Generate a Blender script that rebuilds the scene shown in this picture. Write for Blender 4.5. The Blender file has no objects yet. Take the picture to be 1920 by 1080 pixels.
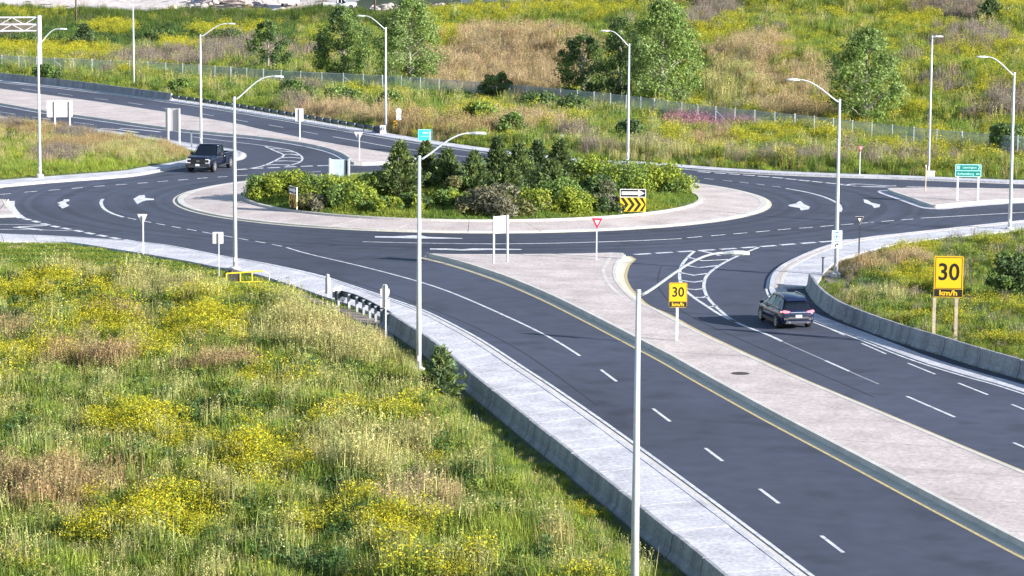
import bpy, bmesh, math, random
import numpy as np
from mathutils import Vector, Matrix

random.seed(7); rng = np.random.default_rng(11)
scene = bpy.context.scene
COL = scene.collection

# ------------------------------------------------------------------ camera
F = 5400.0; H = 22.0; PITCH = math.atan(720 / F); ROLL = math.radians(0.42)
cd = bpy.data.cameras.new('camera'); cam = bpy.data.objects.new('camera', cd); COL.objects.link(cam)
cd.sensor_width = 36.0; cd.lens = 36.0 * F / 1920; cd.clip_start = 1.0; cd.clip_end = 6000
cam.matrix_world = (Matrix.Translation((0, 0, H)) @ Matrix.Rotation(math.pi / 2 - PITCH, 4, 'X')
                    @ Matrix.Rotation(ROLL, 4, 'Z'))
scene.camera = cam

# ------------------------------------------------------------------ light
SUN_EL = math.radians(20.5); SDIR = Vector((0.89, -0.455, 0)).normalized()
world = bpy.data.worlds.new('World'); scene.world = world; world.use_nodes = True
nt = world.node_tree
sky = nt.nodes.new('ShaderNodeTexSky'); sky.sky_type = 'NISHITA'; sky.sun_disc = False
sky.sun_elevation = SUN_EL; sky.sun_rotation = math.atan2(SDIR.x, SDIR.y)
sky.air_density = 1.0; sky.dust_density = 0.6; sky.ozone_density = 1.2
bg = nt.nodes['Background']; bg.inputs['Strength'].default_value = 0.092
nt.links.new(sky.outputs['Color'], bg.inputs['Color'])
sd = bpy.data.lights.new('sun', 'SUN'); sd.energy = 5.0; sd.angle = math.radians(0.4); sd.color = (1.0, 0.95, 0.88)
sun = bpy.data.objects.new('sun', sd); COL.objects.link(sun)
sv = Vector((SDIR.x * math.cos(SUN_EL), SDIR.y * math.cos(SUN_EL), math.sin(SUN_EL)))
sun.rotation_euler = sv.to_track_quat('Z', 'Y').to_euler(); sun.location = (60, 60, 80)
vs = scene.view_settings
vs.view_transform = 'Standard'; vs.look = 'None'; vs.exposure = 1.22; vs.gamma = 1.0; vs.use_curve_mapping = False

# ------------------------------------------------------------------ survey helpers (photo survey -> ground plan)
_cr, _sr, _cp, _sp = math.cos(ROLL), math.sin(ROLL), math.cos(PITCH), math.sin(PITCH)
def ray(u, v):
    x, y = u - 960, v - 540
    xr, yr = _cr * x + _sr * y, -_sr * x + _cr * y
    d1, d2 = 1.0, -yr / F
    return (xr / F, d1 * _cp + d2 * _sp, -d1 * _sp + d2 * _cp)
def G(u, v, z=0.0):
    d = ray(u, v); t = (z - H) / d[2]
    return (d[0] * t, d[1] * t)
def proj(X, Y, Z):
    Z = Z - H
    dep = Y * _cp - Z * _sp; up = Y * _sp + Z * _cp
    xr = F * X / dep; yr = -F * up / dep
    return 960 + _cr * xr - _sr * yr, 540 + _sr * xr + _cr * yr
def scale_at(x, y): return F / y                          # pixels per metre
def z_at(x, y, v):                                        # height above plan point (x,y) seen at row v
    lo, hi = -5.0, 40.0
    for _ in range(40):
        m = (lo + hi) / 2
        if proj(x, y, m)[1] > v: lo = m
        else: hi = m
    return lo
fence_px = [(-300, 118), (0, 137), (300, 152), (520, 168), (680, 176), (900, 192), (1150, 217), (1300, 238), (1500, 260), (1790, 294), (2200, 325)]
_fx = np.array([G(*p)[0] for p in fence_px]); _fy = np.array([G(*p)[1] for p in fence_px])
def sstep(a, b, x):
    t = np.clip((x - a) / (b - a), 0, 1); return t * t * (3 - 2 * t)
foot_out = [(-300, 452), (-100, 453), (0, 455), (100, 456), (150, 460), (212, 470), (275, 480), (350, 493), (400, 503), (480, 518), (505, 525), (555, 541), (605, 559), (655, 575), (690, 588), (732, 608), (780, 638), (830, 672), (880, 713), (910, 740), (1000, 812), (1100, 893), (1220, 990), (1330, 1080), (1400, 1140)]
_ax = np.array([G(*p)[0] for p in foot_out]); _ay = np.array([G(*p)[1] for p in foot_out])
def terr(x, y):
    x = np.asarray(x, float); y = np.asarray(y, float)
    d = np.maximum(0, y - np.interp(x, _fx, _fy) - 6)
    k = 0.012 + 0.052 * sstep(-45, 12, x)
    z = -0.05 + k * np.minimum(d, 260) * sstep(0, 40, d)
    und = 0.5 * np.sin(x * 0.11 + 1.3) * np.sin(y * 0.07) + 0.35 * np.sin(x * 0.23 + y * 0.17)
    z = z + und * sstep(8, 40, d)
    ax = np.interp(-y, -_ay, _ax)                          # slope falling away left of the foot path
    dl = np.maximum(0, ax - x - 1.5) * (y < 176)
    z = z - 0.6 * sstep(3, 20, dl) * sstep(176, 165, y) + 0.12 * np.sin(x * .9) * np.sin(y * .6) * sstep(2, 8, dl)
    return z
_TS = np.arange(80.0, 1200.0, 0.4)
def GT(u, v):                                             # survey point on the terrain
    d = ray(u, v); ts = _TS; hit = (H + d[2] * ts) <= terr(d[0] * ts, d[1] * ts); t = float(ts[int(np.argmax(hit))] if hit.any() else ts[-1])
    return (d[0] * t, d[1] * t, float(terr(d[0] * t, d[1] * t)))

# ------------------------------------------------------------------ materials
MATS = {}
def nodes(name):
    m = bpy.data.materials.new(name); m.use_nodes = True; MATS[name] = m
    return m, m.node_tree, m.node_tree.nodes['Principled BSDF']
def mat(name, col, rough=0.8, metal=0.0, var=0.0, scale=3.0, bump=0.0, emit=None, spec=0.5, col2=None, detail=6.0):
    m, t, b = nodes(name)
    b.inputs['Roughness'].default_value = rough; b.inputs['Metallic'].default_value = metal
    b.inputs['Specular IOR Level'].default_value = spec
    b.inputs['Base Color'].default_value = (*col, 1)
    if var > 0 or bump > 0:
        tc = t.nodes.new('ShaderNodeTexCoord'); n = t.nodes.new('ShaderNodeTexNoise')
        n.inputs['Scale'].default_value = scale; n.inputs['Detail'].default_value = detail; n.inputs['Roughness'].default_value = 0.65
        g = t.nodes.new('ShaderNodeNewGeometry'); t.links.new(g.outputs['Position'], n.inputs['Vector'])
        if var > 0:
            r = t.nodes.new('ShaderNodeValToRGB')
            c2 = col2 or tuple(min(1, c * (1 + var)) for c in col); c1 = tuple(c * (1 - var) for c in col)
            r.color_ramp.elements[0].position = 0.3; r.color_ramp.elements[1].position = 0.7
            r.color_ramp.elements[0].color = (*c1, 1); r.color_ramp.elements[1].color = (*c2, 1)
            t.links.new(n.outputs['Fac'], r.inputs['Fac']); t.links.new(r.outputs['Color'], b.inputs['Base Color'])
        if bump > 0:
            bp = t.nodes.new('ShaderNodeBump'); bp.inputs['Strength'].default_value = bump; bp.inputs['Distance'].default_value = 0.02
            t.links.new(n.outputs['Fac'], bp.inputs['Height']); t.links.new(bp.outputs['Normal'], b.inputs['Normal'])
    if emit:
        b.inputs['Emission Color'].default_value = (*emit[:3], 1); b.inputs['Emission Strength'].default_value = emit[3]
    return m
def two_noise(name, cols, s1, s2, rough=0.85, bump=0.1, stretch=None, mixf=0.5):
    """colour from a broad noise (wear) times a fine noise (grain)"""
    m, t, b = nodes(name); b.inputs['Roughness'].default_value = rough
    g = t.nodes.new('ShaderNodeNewGeometry')
    n1 = t.nodes.new('ShaderNodeTexNoise'); n1.inputs['Scale'].default_value = s1; n1.inputs['Detail'].default_value = 5
    n2 = t.nodes.new('ShaderNodeTexNoise'); n2.inputs['Scale'].default_value = s2; n2.inputs['Detail'].default_value = 3
    src = g.outputs['Position']
    if stretch:
        mp = t.nodes.new('ShaderNodeMapping'); mp.inputs['Scale'].default_value = stretch
        t.links.new(src, mp.inputs['Vector']); t.links.new(mp.outputs['Vector'], n1.inputs['Vector'])
    else: t.links.new(src, n1.inputs['Vector'])
    t.links.new(src, n2.inputs['Vector'])
    r = t.nodes.new('ShaderNodeValToRGB'); r.color_ramp.elements[0].position = 0.32; r.color_ramp.elements[1].position = 0.68
    r.color_ramp.elements[0].color = (*cols[0], 1); r.color_ramp.elements[1].color = (*cols[1], 1)
    t.links.new(n1.outputs['Fac'], r.inputs['Fac'])
    mr = t.nodes.new('ShaderNodeMapRange'); mr.inputs['From Min'].default_value = 0.3; mr.inputs['From Max'].default_value = 0.7
    mr.inputs['To Min'].default_value = 1 - mixf * 0.5; mr.inputs['To Max'].default_value = 1 + mixf * 0.5
    t.links.new(n2.outputs['Fac'], mr.inputs['Value'])
    mx = t.nodes.new('ShaderNodeMix'); mx.data_type = 'RGBA'; mx.blend_type = 'MULTIPLY'; mx.inputs['Factor'].default_value = 1
    t.links.new(r.outputs['Color'], mx.inputs['A']); t.links.new(mr.outputs['Result'], mx.inputs['B'])
    t.links.new(mx.outputs['Result'], b.inputs['Base Color'])
    if bump:
        bp = t.nodes.new('ShaderNodeBump'); bp.inputs['Strength'].default_value = bump; bp.inputs['Distance'].default_value = 0.02
        t.links.new(n2.outputs['Fac'], bp.inputs['Height']); t.links.new(bp.outputs['Normal'], b.inputs['Normal'])
    return m

C_CEN = (-3.0, 215.0)                                     # centre of the roundabout
def asphalt_material():
    m, t, b = nodes('asphalt'); b.inputs['Roughness'].default_value = 0.82
    b.inputs['Specular IOR Level'].default_value = 0.35
    L = t.links; N = t.nodes.new
    g = N('ShaderNodeNewGeometry')
    def noise(s, d=5, src=g.outputs['Position']):
        n = N('ShaderNodeTexNoise'); n.inputs['Scale'].default_value = s; n.inputs['Detail'].default_value = d; L.new(src, n.inputs['Vector']); return n
    big = noise(0.045, 4); mid = noise(0.9, 5); fine = noise(30, 2)
    # circular wheel tracks worn by traffic round the island: distance from its centre drives a stretched noise
    vm = N('ShaderNodeVectorMath'); vm.operation = 'DISTANCE'; vm.inputs[1].default_value = (C_CEN[0], C_CEN[1], 0)
    L.new(g.outputs['Position'], vm.inputs[0])
    trk = N('ShaderNodeTexNoise'); trk.noise_dimensions = '1D'; trk.inputs['Scale'].default_value = 1.1; trk.inputs['Detail'].default_value = 5
    L.new(vm.outputs['Value'], trk.inputs['W'])
    def mr(src, a, bb, lo=0.3, hi=0.7):
        k = N('ShaderNodeMapRange'); k.inputs['From Min'].default_value = lo; k.inputs['From Max'].default_value = hi
        k.inputs['To Min'].default_value = a; k.inputs['To Max'].default_value = bb; L.new(src, k.inputs['Value']); return k.outputs['Result']
    def mul(a, bb):
        k = N('ShaderNodeMath'); k.operation = 'MULTIPLY'; L.new(a, k.inputs[0]); L.new(bb, k.inputs[1]); return k.outputs[0]
    spot = noise(0.35, 8)
    ring = mr(vm.outputs['Value'], 1.0, 0.0, 33.0, 39.0)                       # tracks only where traffic circulates
    sub_ = N('ShaderNodeMath'); sub_.operation = 'SUBTRACT'; L.new(mr(trk.outputs['Fac'], 0.76, 1.16), sub_.inputs[0]); sub_.inputs[1].default_value = 1.0
    add_ = N('ShaderNodeMath'); add_.operation = 'ADD'; L.new(mul(sub_.outputs[0], ring), add_.inputs[0]); add_.inputs[1].default_value = 1.0; tf = add_.outputs[0]
    f = mul(mul(mr(big.outputs['Fac'], 0.74, 1.2), mr(mid.outputs['Fac'], 0.88, 1.12)), mul(mr(fine.outputs['Fac'], 0.75, 1.25), tf))
    f = mul(f, mr(spot.outputs['Fac'], 0.66, 1.0, 0.30, 0.45))
    mx = N('ShaderNodeMix'); mx.data_type = 'RGBA'; mx.blend_type = 'MULTIPLY'; mx.inputs['Factor'].default_value = 1
    mx.inputs['A'].default_value = (0.052, 0.061, 0.095, 1); L.new(f, mx.inputs['B'])
    L.new(mx.outputs['Result'], b.inputs['Base Color'])
    bp = N('ShaderNodeBump'); bp.inputs['Strength'].default_value = 0.25; bp.inputs['Distance'].default_value = 0.01
    L.new(fine.outputs['Fac'], bp.inputs['Height']); L.new(bp.outputs['Normal'], b.inputs['Normal'])
    return m
asphalt_material()
two_noise('concrete_warm', [(0.40, 0.345, 0.335), (0.54, 0.475, 0.46)], 0.45, 6, mixf=0.45)
two_noise('concrete_pale', [(0.39, 0.39, 0.43), (0.55, 0.55, 0.60)], 0.6, 6, mixf=0.5)
two_noise('concrete_kerb', [(0.46, 0.44, 0.41), (0.58, 0.56, 0.53)], 0.8, 12, mixf=0.3)
two_noise('kerb_cream', [(0.52, 0.48, 0.39), (0.62, 0.58, 0.48)], 0.9, 10, mixf=0.3)
two_noise('concrete_barrier', [(0.19, 0.20, 0.22), (0.33, 0.34, 0.36)], 1.3, 8, mixf=0.45, stretch=(1, 1, .2))
two_noise('joint_dark', [(0.05, 0.05, 0.05), (0.08, 0.08, 0.08)], 1, 9)
def paint_material():
    m, t, b = nodes('road_paint'); b.inputs['Roughness'].default_value = 0.7
    g = t.nodes.new('ShaderNodeNewGeometry')
    n = t.nodes.new('ShaderNodeTexNoise'); n.inputs['Scale'].default_value = 1.6; n.inputs['Detail'].default_value = 10; n.inputs['Roughness'].default_value = 0.78
    t.links.new(g.outputs['Position'], n.inputs['Vector'])
    r = t.nodes.new('ShaderNodeValToRGB'); r.color_ramp.elements[0].position = 0.30; r.color_ramp.elements[1].position = 0.56
    r.color_ramp.elements[0].color = (0.20, 0.21, 0.25, 1); r.color_ramp.elements[1].color = (0.66, 0.67, 0.71, 1)
    t.links.new(n.outputs['Fac'], r.inputs['Fac']); t.links.new(r.outputs['Color'], b.inputs['Base Color'])
paint_material()
mat('paint_yellow', (0.46, 0.37, 0.19), var=0.3, scale=5)
mat('seam', (0.028, 0.030, 0.038), var=0.3, scale=6)
mat('post_grey', (0.26, 0.28, 0.31), rough=0.6, metal=0.2, var=0.2, scale=5)
mat('paint_worn', (0.27, 0.28, 0.31), var=0.4, scale=6)
mat('galvanised', (0.60, 0.62, 0.66), rough=0.5, metal=0.15, var=0.12, scale=4)
mat('galv_pole', (0.60, 0.62, 0.66), rough=0.5, metal=0.1, var=0.1, scale=2.5)
mat('rail_steel', (0.17, 0.20, 0.22), rough=0.5, metal=0.5, var=0.25, scale=3)
mat('dark_steel', (0.045, 0.055, 0.075), rough=0.55, metal=0.2, var=0.3)
mat('aluminium_back', (0.62, 0.58, 0.62), rough=0.55, metal=0.1, var=0.05, scale=2)
mat('grey_back', (0.66, 0.76, 0.88), rough=0.45, metal=0.1, var=0.2, scale=1.5)
mat('sign_white', (0.72, 0.72, 0.72), rough=0.5)
mat('sign_black', (0.012, 0.012, 0.013), rough=0.5)
mat('sign_yellow', (0.86, 0.50, 0.008), rough=0.5)
mat('sign_red', (0.60, 0.02, 0.06), rough=0.5)
mat('sign_green', (0.0, 0.20, 0.17), rough=0.45)
mat('sign_cyan', (0.02, 0.48, 0.45), rough=0.45)
mat('sign_teal_text', (0.36, 0.68, 0.66), rough=0.5)
mat('sign_blue', (0.02, 0.12, 0.40), rough=0.5)
mat('sign_pale_blue', (0.62, 0.76, 0.82), rough=0.5)
mat('wood_post', (0.50, 0.41, 0.30), rough=0.85, var=0.25, scale=6)
mat('yellow_steel', (0.72, 0.55, 0.02), rough=0.5, var=0.15, scale=4)
mat('black_mesh', (0.035, 0.032, 0.036), rough=0.7, var=0.5, scale=6)
mat('cast_iron', (0.05, 0.04, 0.04), rough=0.7, var=0.3, scale=8)
mat('rubber', (0.018, 0.018, 0.02), rough=0.8)
mat('rim', (0.55, 0.55, 0.58), rough=0.3, metal=0.7)
mat('car_black', (0.006, 0.010, 0.028), rough=0.18, spec=0.5)
mat('car_navy', (0.009, 0.016, 0.055), rough=0.16, spec=0.6)
mat('car_white', (0.75, 0.75, 0.77), rough=0.3)
mat('car_trim', (0.035, 0.036, 0.04), rough=0.5)
mat('car_glass', (0.008, 0.012, 0.02), rough=0.06, spec=0.5)
mat('chrome', (0.60, 0.61, 0.63), rough=0.2, metal=0.9)
mat('headlamp', (0.75, 0.78, 0.82), rough=0.15)
mat('tail_lamp', (0.35, 0.01, 0.02), rough=0.2, emit=(1.0, 0.25, 0.3, 1.1))
mat('plate', (0.80, 0.82, 0.84), rough=0.5)
mat('bark', (0.13, 0.105, 0.085), rough=0.95, var=0.3, scale=5)
mat('bark_pale', (0.30, 0.28, 0.24), rough=0.95, var=0.25, scale=4)
mat('utility_wood', (0.14, 0.105, 0.08), rough=0.9, var=0.2, scale=3)
two_noise('gravel', [(0.52, 0.45, 0.42), (0.72, 0.64, 0.61)], 0.12, 1.2, mixf=0.6, stretch=(1, .4, 1))
mat('rubble', (0.42, 0.36, 0.34), var=0.35, scale=1.5)
two_noise('shed_wall', [(0.66, 0.68, 0.72), (0.74, 0.76, 0.80)], 0.6, 6, mixf=0.15)
mat('shed_roof', (0.30, 0.48, 0.44), var=0.1, scale=1)
two_noise('soil_field', [(0.040, 0.062, 0.018), (0.080, 0.098, 0.030)], 0.18, 2.2, mixf=0.7)
two_noise('soil_lawn', [(0.045, 0.075, 0.020), (0.085, 0.100, 0.035)], 0.5, 4, mixf=0.6)
two_noise('dirt', [(0.16, 0.13, 0.11), (0.28, 0.24, 0.21)], 0.8, 6, mixf=0.5)

def leaf_mat(name, col, var=0.45, transl=0.35, inst=False):
    m, t, b = nodes(name); L = t.links; N = t.nodes.new
    b.inputs['Roughness'].default_value = 0.6; b.inputs['Specular IOR Level'].default_value = 0.25
    g = N('ShaderNodeNewGeometry')
    mr = N('ShaderNodeMapRange'); mr.inputs['To Min'].default_value = 1 - var; mr.inputs['To Max'].default_value = 1 + var
    L.new(g.outputs['Random Per Island'], mr.inputs['Value'])
    mx = N('ShaderNodeMix'); mx.data_type = 'RGBA'; mx.blend_type = 'MULTIPLY'; mx.inputs['Factor'].default_value = 1
    if inst:
        a = N('ShaderNodeAttribute'); a.attribute_type = 'INSTANCER'; a.attribute_name = 'tint'
        if inst == 'mul':
            m2 = N('ShaderNodeMix'); m2.data_type = 'RGBA'; m2.blend_type = 'MULTIPLY'; m2.inputs['Factor'].default_value = 1
            L.new(a.outputs['Color'], m2.inputs['A']); m2.inputs['B'].default_value = (*col, 1); L.new(m2.outputs['Result'], mx.inputs['A'])
        else: L.new(a.outputs['Color'], mx.inputs['A'])
    else: mx.inputs['A'].default_value = (*col, 1)
    L.new(mr.outputs['Result'], mx.inputs['B']); L.new(mx.outputs['Result'], b.inputs['Base Color'])
    tr = N('ShaderNodeBsdfTranslucent'); L.new(mx.outputs['Result'], tr.inputs['Color'])
    ms = N('ShaderNodeMixShader'); ms.inputs['Fac'].default_value = transl
    L.new(b.outputs['BSDF'], ms.inputs[1]); L.new(tr.outputs['BSDF'], ms.inputs[2])
    L.new(ms.outputs['Shader'], t.nodes['Material Output'].inputs['Surface'])
    return m
leaf_mat('plant_tint', (1, 1, 1), inst=True)
leaf_mat('plume_gold', (0.50, 0.45, 0.025), var=0.3, transl=0.3)
leaf_mat('plume_mauve', (0.46, 0.21, 0.29), var=0.3)
leaf_mat('leaf_bright', (0.22, 0.32, 0.085), transl=.4)
leaf_mat('leaf_mid', (0.155, 0.24, 0.065), transl=.4)
leaf_mat('leaf_dark', (0.105, 0.165, 0.065), transl=.4)
leaf_mat('leaf_lime', (0.28, 0.34, 0.045))
leaf_mat('leaf_olive', (0.19, 0.19, 0.075))
leaf_mat('twig_mauve', (0.20, 0.195, 0.13), var=0.35)
leaf_mat('needle_green', (0.185, 0.245, 0.080), transl=0.35)
leaf_mat('needle_dark', (0.110, 0.160, 0.065), transl=0.35)
leaf_mat('needle_blue', (0.145, 0.215, 0.10), transl=0.35)
leaf_mat('leaf_pale', (0.27, 0.36, 0.13), transl=.45)
def mesh_fence_mat():
    m, t, b = nodes('chain_link'); b.inputs['Base Color'].default_value = (0.48, 0.56, 0.62, 1); b.inputs['Metallic'].default_value = 0.2; b.inputs['Roughness'].default_value = 0.5
    tr = t.nodes.new('ShaderNodeBsdfTransparent'); ms = t.nodes.new('ShaderNodeMixShader')
    g = t.nodes.new('ShaderNodeTexCoord'); n = t.nodes.new('ShaderNodeTexNoise'); n.inputs['Scale'].default_value = 3
    t.links.new(g.outputs['Object'], n.inputs['Vector'])
    mr = t.nodes.new('ShaderNodeMapRange'); mr.inputs['To Min'].default_value = 0.3; mr.inputs['To Max'].default_value = 0.6
    t.links.new(n.outputs['Fac'], mr.inputs['Value']); t.links.new(mr.outputs['Result'], ms.inputs['Fac'])
    t.links.new(tr.outputs['BSDF'], ms.inputs[1]); t.links.new(b.outputs['BSDF'], ms.inputs[2])
    t.links.new(ms.outputs['Shader'], t.nodes['Material Output'].inputs['Surface'])
mesh_fence_mat()

# ------------------------------------------------------------------ object helpers
def tag(o, label=None, cat=None, group=None, kind=None):
    if label: o['label'] = label
    if cat: o['category'] = cat
    if group: o['group'] = group
    if kind: o['kind'] = kind
    return o
def empty(name, loc=(0, 0, 0), rz=0.0):
    o = bpy.data.objects.new(name, None); COL.objects.link(o); o.location = loc; o.rotation_euler = (0, 0, rz)
    o.empty_display_size = 0.2
    return o
class MB:
    def __init__(s): s.v = []; s.f = []
    def add(s, vs, fs):
        n = len(s.v); s.v += [tuple(p) for p in vs]; s.f += [tuple(i + n for i in f) for f in fs]; return s
    def box(s, c, d, M=None):
        x, y, z = c; a, b, h = d[0] / 2, d[1] / 2, d[2] / 2
        vs = [(x - a, y - b, z - h), (x + a, y - b, z - h), (x + a, y + b, z - h), (x - a, y + b, z - h),
              (x - a, y - b, z + h), (x + a, y - b, z + h), (x + a, y + b, z + h), (x - a, y + b, z + h)]
        if M is not None: vs = [tuple(M @ Vector(p)) for p in vs]
        return s.add(vs, [(0, 3, 2, 1), (4, 5, 6, 7), (0, 1, 5, 4), (1, 2, 6, 5), (2, 3, 7, 6), (3, 0, 4, 7)])
    def tube(s, pts, radii, seg=8, cap=True):
        pts = [Vector(p) for p in pts]; n = len(pts); rings = []
        if not hasattr(radii, '__len__'): radii = [radii] * n
        up = Vector((0, 0, 1)); prev = None
        for i, p in enumerate(pts):
            d = (pts[min(i + 1, n - 1)] - pts[max(i - 1, 0)]).normalized()
            a = prev if prev is not None else (Vector((1, 0, 0)) if abs(d.z) > 0.9 else up)
            a = (a - d * a.dot(d)).normalized(); b = d.cross(a); prev = a
            rings.append([p + (a * math.cos(2 * math.pi * k / seg) + b * math.sin(2 * math.pi * k / seg)) * radii[i] for k in range(seg)])
        vs = [q for r in rings for q in r]; fs = []
        for i in range(n - 1):
            for k in range(seg):
                k2 = (k + 1) % seg; fs.append((i * seg + k, i * seg + k2, (i + 1) * seg + k2, (i + 1) * seg + k))
        if cap: fs.append(tuple(range(seg))[::-1]); fs.append(tuple((n - 1) * seg + k for k in range(seg)))
        return s.add(vs, fs)
    def loft(s, rings, cap=True):
        m = len(rings[0]); vs = [p for r in rings for p in r]; fs = []
        for i in range(len(rings) - 1):
            for k in range(m):
                k2 = (k + 1) % m; fs.append((i * m + k, i * m + k2, (i + 1) * m + k2, (i + 1) * m + k))
        if cap: fs.append(tuple(range(m))[::-1]); fs.append(tuple((len(rings) - 1) * m + k for k in range(m)))
        return s.add(vs, fs)
    def prism(s, poly, z0, z1, M=None):
        a = sum(poly[i][0] * poly[(i + 1) % len(poly)][1] - poly[(i + 1) % len(poly)][0] * poly[i][1] for i in range(len(poly)))
        if a < 0: poly = poly[::-1]
        n = len(poly); vs = [(p[0], p[1], z0) for p in poly] + [(p[0], p[1], z1) for p in poly]
        if M is not None: vs = [tuple(M @ Vector(p)) for p in vs]
        fs = [tuple(range(n))[::-1], tuple(range(n, 2 * n))] + [(i, (i + 1) % n, n + (i + 1) % n, n + i) for i in range(n)]
        return s.add(vs, fs)
    def build(s, name, material, parent=None, smooth=False, bevel=0.0, fix=False, loc=None):
        me = bpy.data.meshes.new(name); me.from_pydata(s.v, [], s.f); me.update()
        if fix:
            bm = bmesh.new(); bm.from_mesh(me); bmesh.ops.recalc_face_normals(bm, faces=bm.faces); bm.to_mesh(me); bm.free()
        o = bpy.data.objects.new(name, me); COL.objects.link(o)
        ms = material if isinstance(material, (list, tuple)) else [material]
        for q in ms: me.materials.append(MATS[q])
        if smooth: me.polygons.foreach_set('use_smooth', [True] * len(me.polygons))
        if bevel > 0:
            md = o.modifiers.new('bevel', 'BEVEL'); md.width = bevel; md.segments = 2; md.limit_method = 'ANGLE'; md.angle_limit = math.radians(40)
        if parent: o.parent = parent
        if loc: o.location = loc
        return o

def crom(pts, n=6, closed=False):
    """Catmull-Rom through plan points"""
    P = [np.array(p, float) for p in pts]; out = []; m = len(P)
    for i in range(m if closed else m - 1):
        if closed: p0, p1, p2, p3 = P[(i - 1) % m], P[i], P[(i + 1) % m], P[(i + 2) % m]
        else: p0, p1, p2, p3 = P[max(i - 1, 0)], P[i], P[i + 1], P[min(i + 2, m - 1)]
        for k in range(n):
            t = k / n
            out.append(0.5 * ((2 * p1) + (-p0 + p2) * t + (2 * p0 - 5 * p1 + 4 * p2 - p3) * t * t + (-p0 + 3 * p1 - 3 * p2 + p3) * t ** 3))
    if not closed: out.append(P[-1])
    return [tuple(p) for p in out]
def gp(px): return [G(*p) for p in px]
def gc(px, n=6): return crom(gp(px), n)
def offset(c, d):
    """shift an open polyline to its left by d metres"""
    A = np.array(c); T = np.gradient(A, axis=0); T /= np.linalg.norm(T, axis=1)[:, None] + 1e-9
    return [tuple(p) for p in A + np.stack([-T[:, 1], T[:, 0]], 1) * d]
def resample(c, n):
    A = np.array(c); L = np.concatenate([[0], np.cumsum(np.linalg.norm(np.diff(A, axis=0), axis=1))])
    t = np.linspace(0, L[-1], n); return [(float(np.interp(q, L, A[:, 0])), float(np.interp(q, L, A[:, 1]))) for q in t]
def toward(c, ref, d):
    a = offset(c, d); b = offset(c, -d)
    m = len(c) // 2; dd = lambda q: min((q[m][0] - p[0]) ** 2 + (q[m][1] - p[1]) ** 2 for p in ref)
    return (1 if dd(a) < dd(b) else -1)
def length(c):
    A = np.array(c); return float(np.linalg.norm(np.diff(A, axis=0), axis=1).sum())
def strip(l, r, z0, z1, zr0=None):
    """solid band between two matching polylines"""
    n = len(l); mb = MB(); vs = []
    for a, b in zip(l, r): vs += [(a[0], a[1], z0), (b[0], b[1], z0), (b[0], b[1], z1), (a[0], a[1], z1)]
    fs = []
    for i in range(n - 1):
        o, q = 4 * i, 4 * i + 4
        for k in range(4): fs.append((o + k, o + (k + 1) % 4, q + (k + 1) % 4, q + k))
    fs += [(3, 2, 1, 0), (4 * n - 4, 4 * n - 3, 4 * n - 2, 4 * n - 1)]
    return mb.add(vs, fs)
def band(c, w, z0, z1): return strip(offset(c, w / 2), offset(c, -w / 2), z0, z1)
def clip_half(poly, nx, ny, d, keep_less):
    out = []
    for i in range(len(poly)):
        a, b = poly[i], poly[(i + 1) % len(poly)]
        da, db = a[0] * nx + a[1] * ny - d, b[0] * nx + b[1] * ny - d
        if not keep_less: da, db = -da, -db
        if da <= 0: out.append(a)
        if (da < 0 < db) or (db < 0 < da):
            t = da / (da - db); out.append((a[0] + (b[0] - a[0]) * t, a[1] + (b[1] - a[1]) * t))
    return out
def slabs(poly, direction, spacing, z0, z1, material, parent, name='slab', gap=0.045, phase=0.3):
    """poured bays of a pavement: the outline cut by parallel joints, each bay one piece"""
    nx, ny = direction; L = math.hypot(nx, ny); nx /= L; ny /= L
    ds = [p[0] * nx + p[1] * ny for p in poly]; d = min(ds) - spacing * phase
    while d < max(ds):
        q = clip_half(clip_half(poly, nx, ny, d + spacing - gap / 2, True), nx, ny, d + gap / 2, False)
        if len(q) >= 3:
            a = sum(q[i][0] * q[(i + 1) % len(q)][1] - q[(i + 1) % len(q)][0] * q[i][1] for i in range(len(q))) / 2
            if abs(a) > 0.15: MB().prism(q, z0, z1 + random.uniform(-.003, .003)).build(name, material, parent)
        d += spacing
def inset(poly, d):
    """shrink a closed outline"""
    A = np.array(poly); area = sum(A[i][0] * A[(i + 1) % len(A)][1] - A[(i + 1) % len(A)][0] * A[i][1] for i in range(len(A)))
    if area < 0: A = A[::-1]
    T = np.roll(A, -1, 0) - np.roll(A, 1, 0); T /= np.linalg.norm(T, axis=1)[:, None] + 1e-9
    return [tuple(p) for p in A + np.stack([-T[:, 1], T[:, 0]], 1) * d], [tuple(p) for p in A]
def ringband(outer, inner, z0, z1):
    o, i = list(outer) + [outer[0]], list(inner) + [inner[0]]
    return strip(o, i, z0, z1)

# ------------------------------------------------------------------ terrain
xs = np.unique(np.concatenate([np.linspace(-3000, -120, 12), np.linspace(-120, 110, 116), np.linspace(110, 3000, 12)]))
ys = np.unique(np.concatenate([np.linspace(-600, 60, 8), np.linspace(60, 820, 380), np.linspace(820, 5000, 14)]))
XX, YY = np.meshgrid(xs, ys); ZZ = terr(XX, YY)
mb = MB(); mb.v = [tuple(p) for p in np.stack([XX.ravel(), YY.ravel(), ZZ.ravel()], 1)]
nx = len(xs)
mb.f = [(j * nx + i, j * nx + i + 1, (j + 1) * nx + i + 1, (j + 1) * nx + i) for j in range(len(ys) - 1) for i in range(nx - 1)]
ground = mb.build('ground', 'soil_field', smooth=True); tag(ground, kind='structure')

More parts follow.
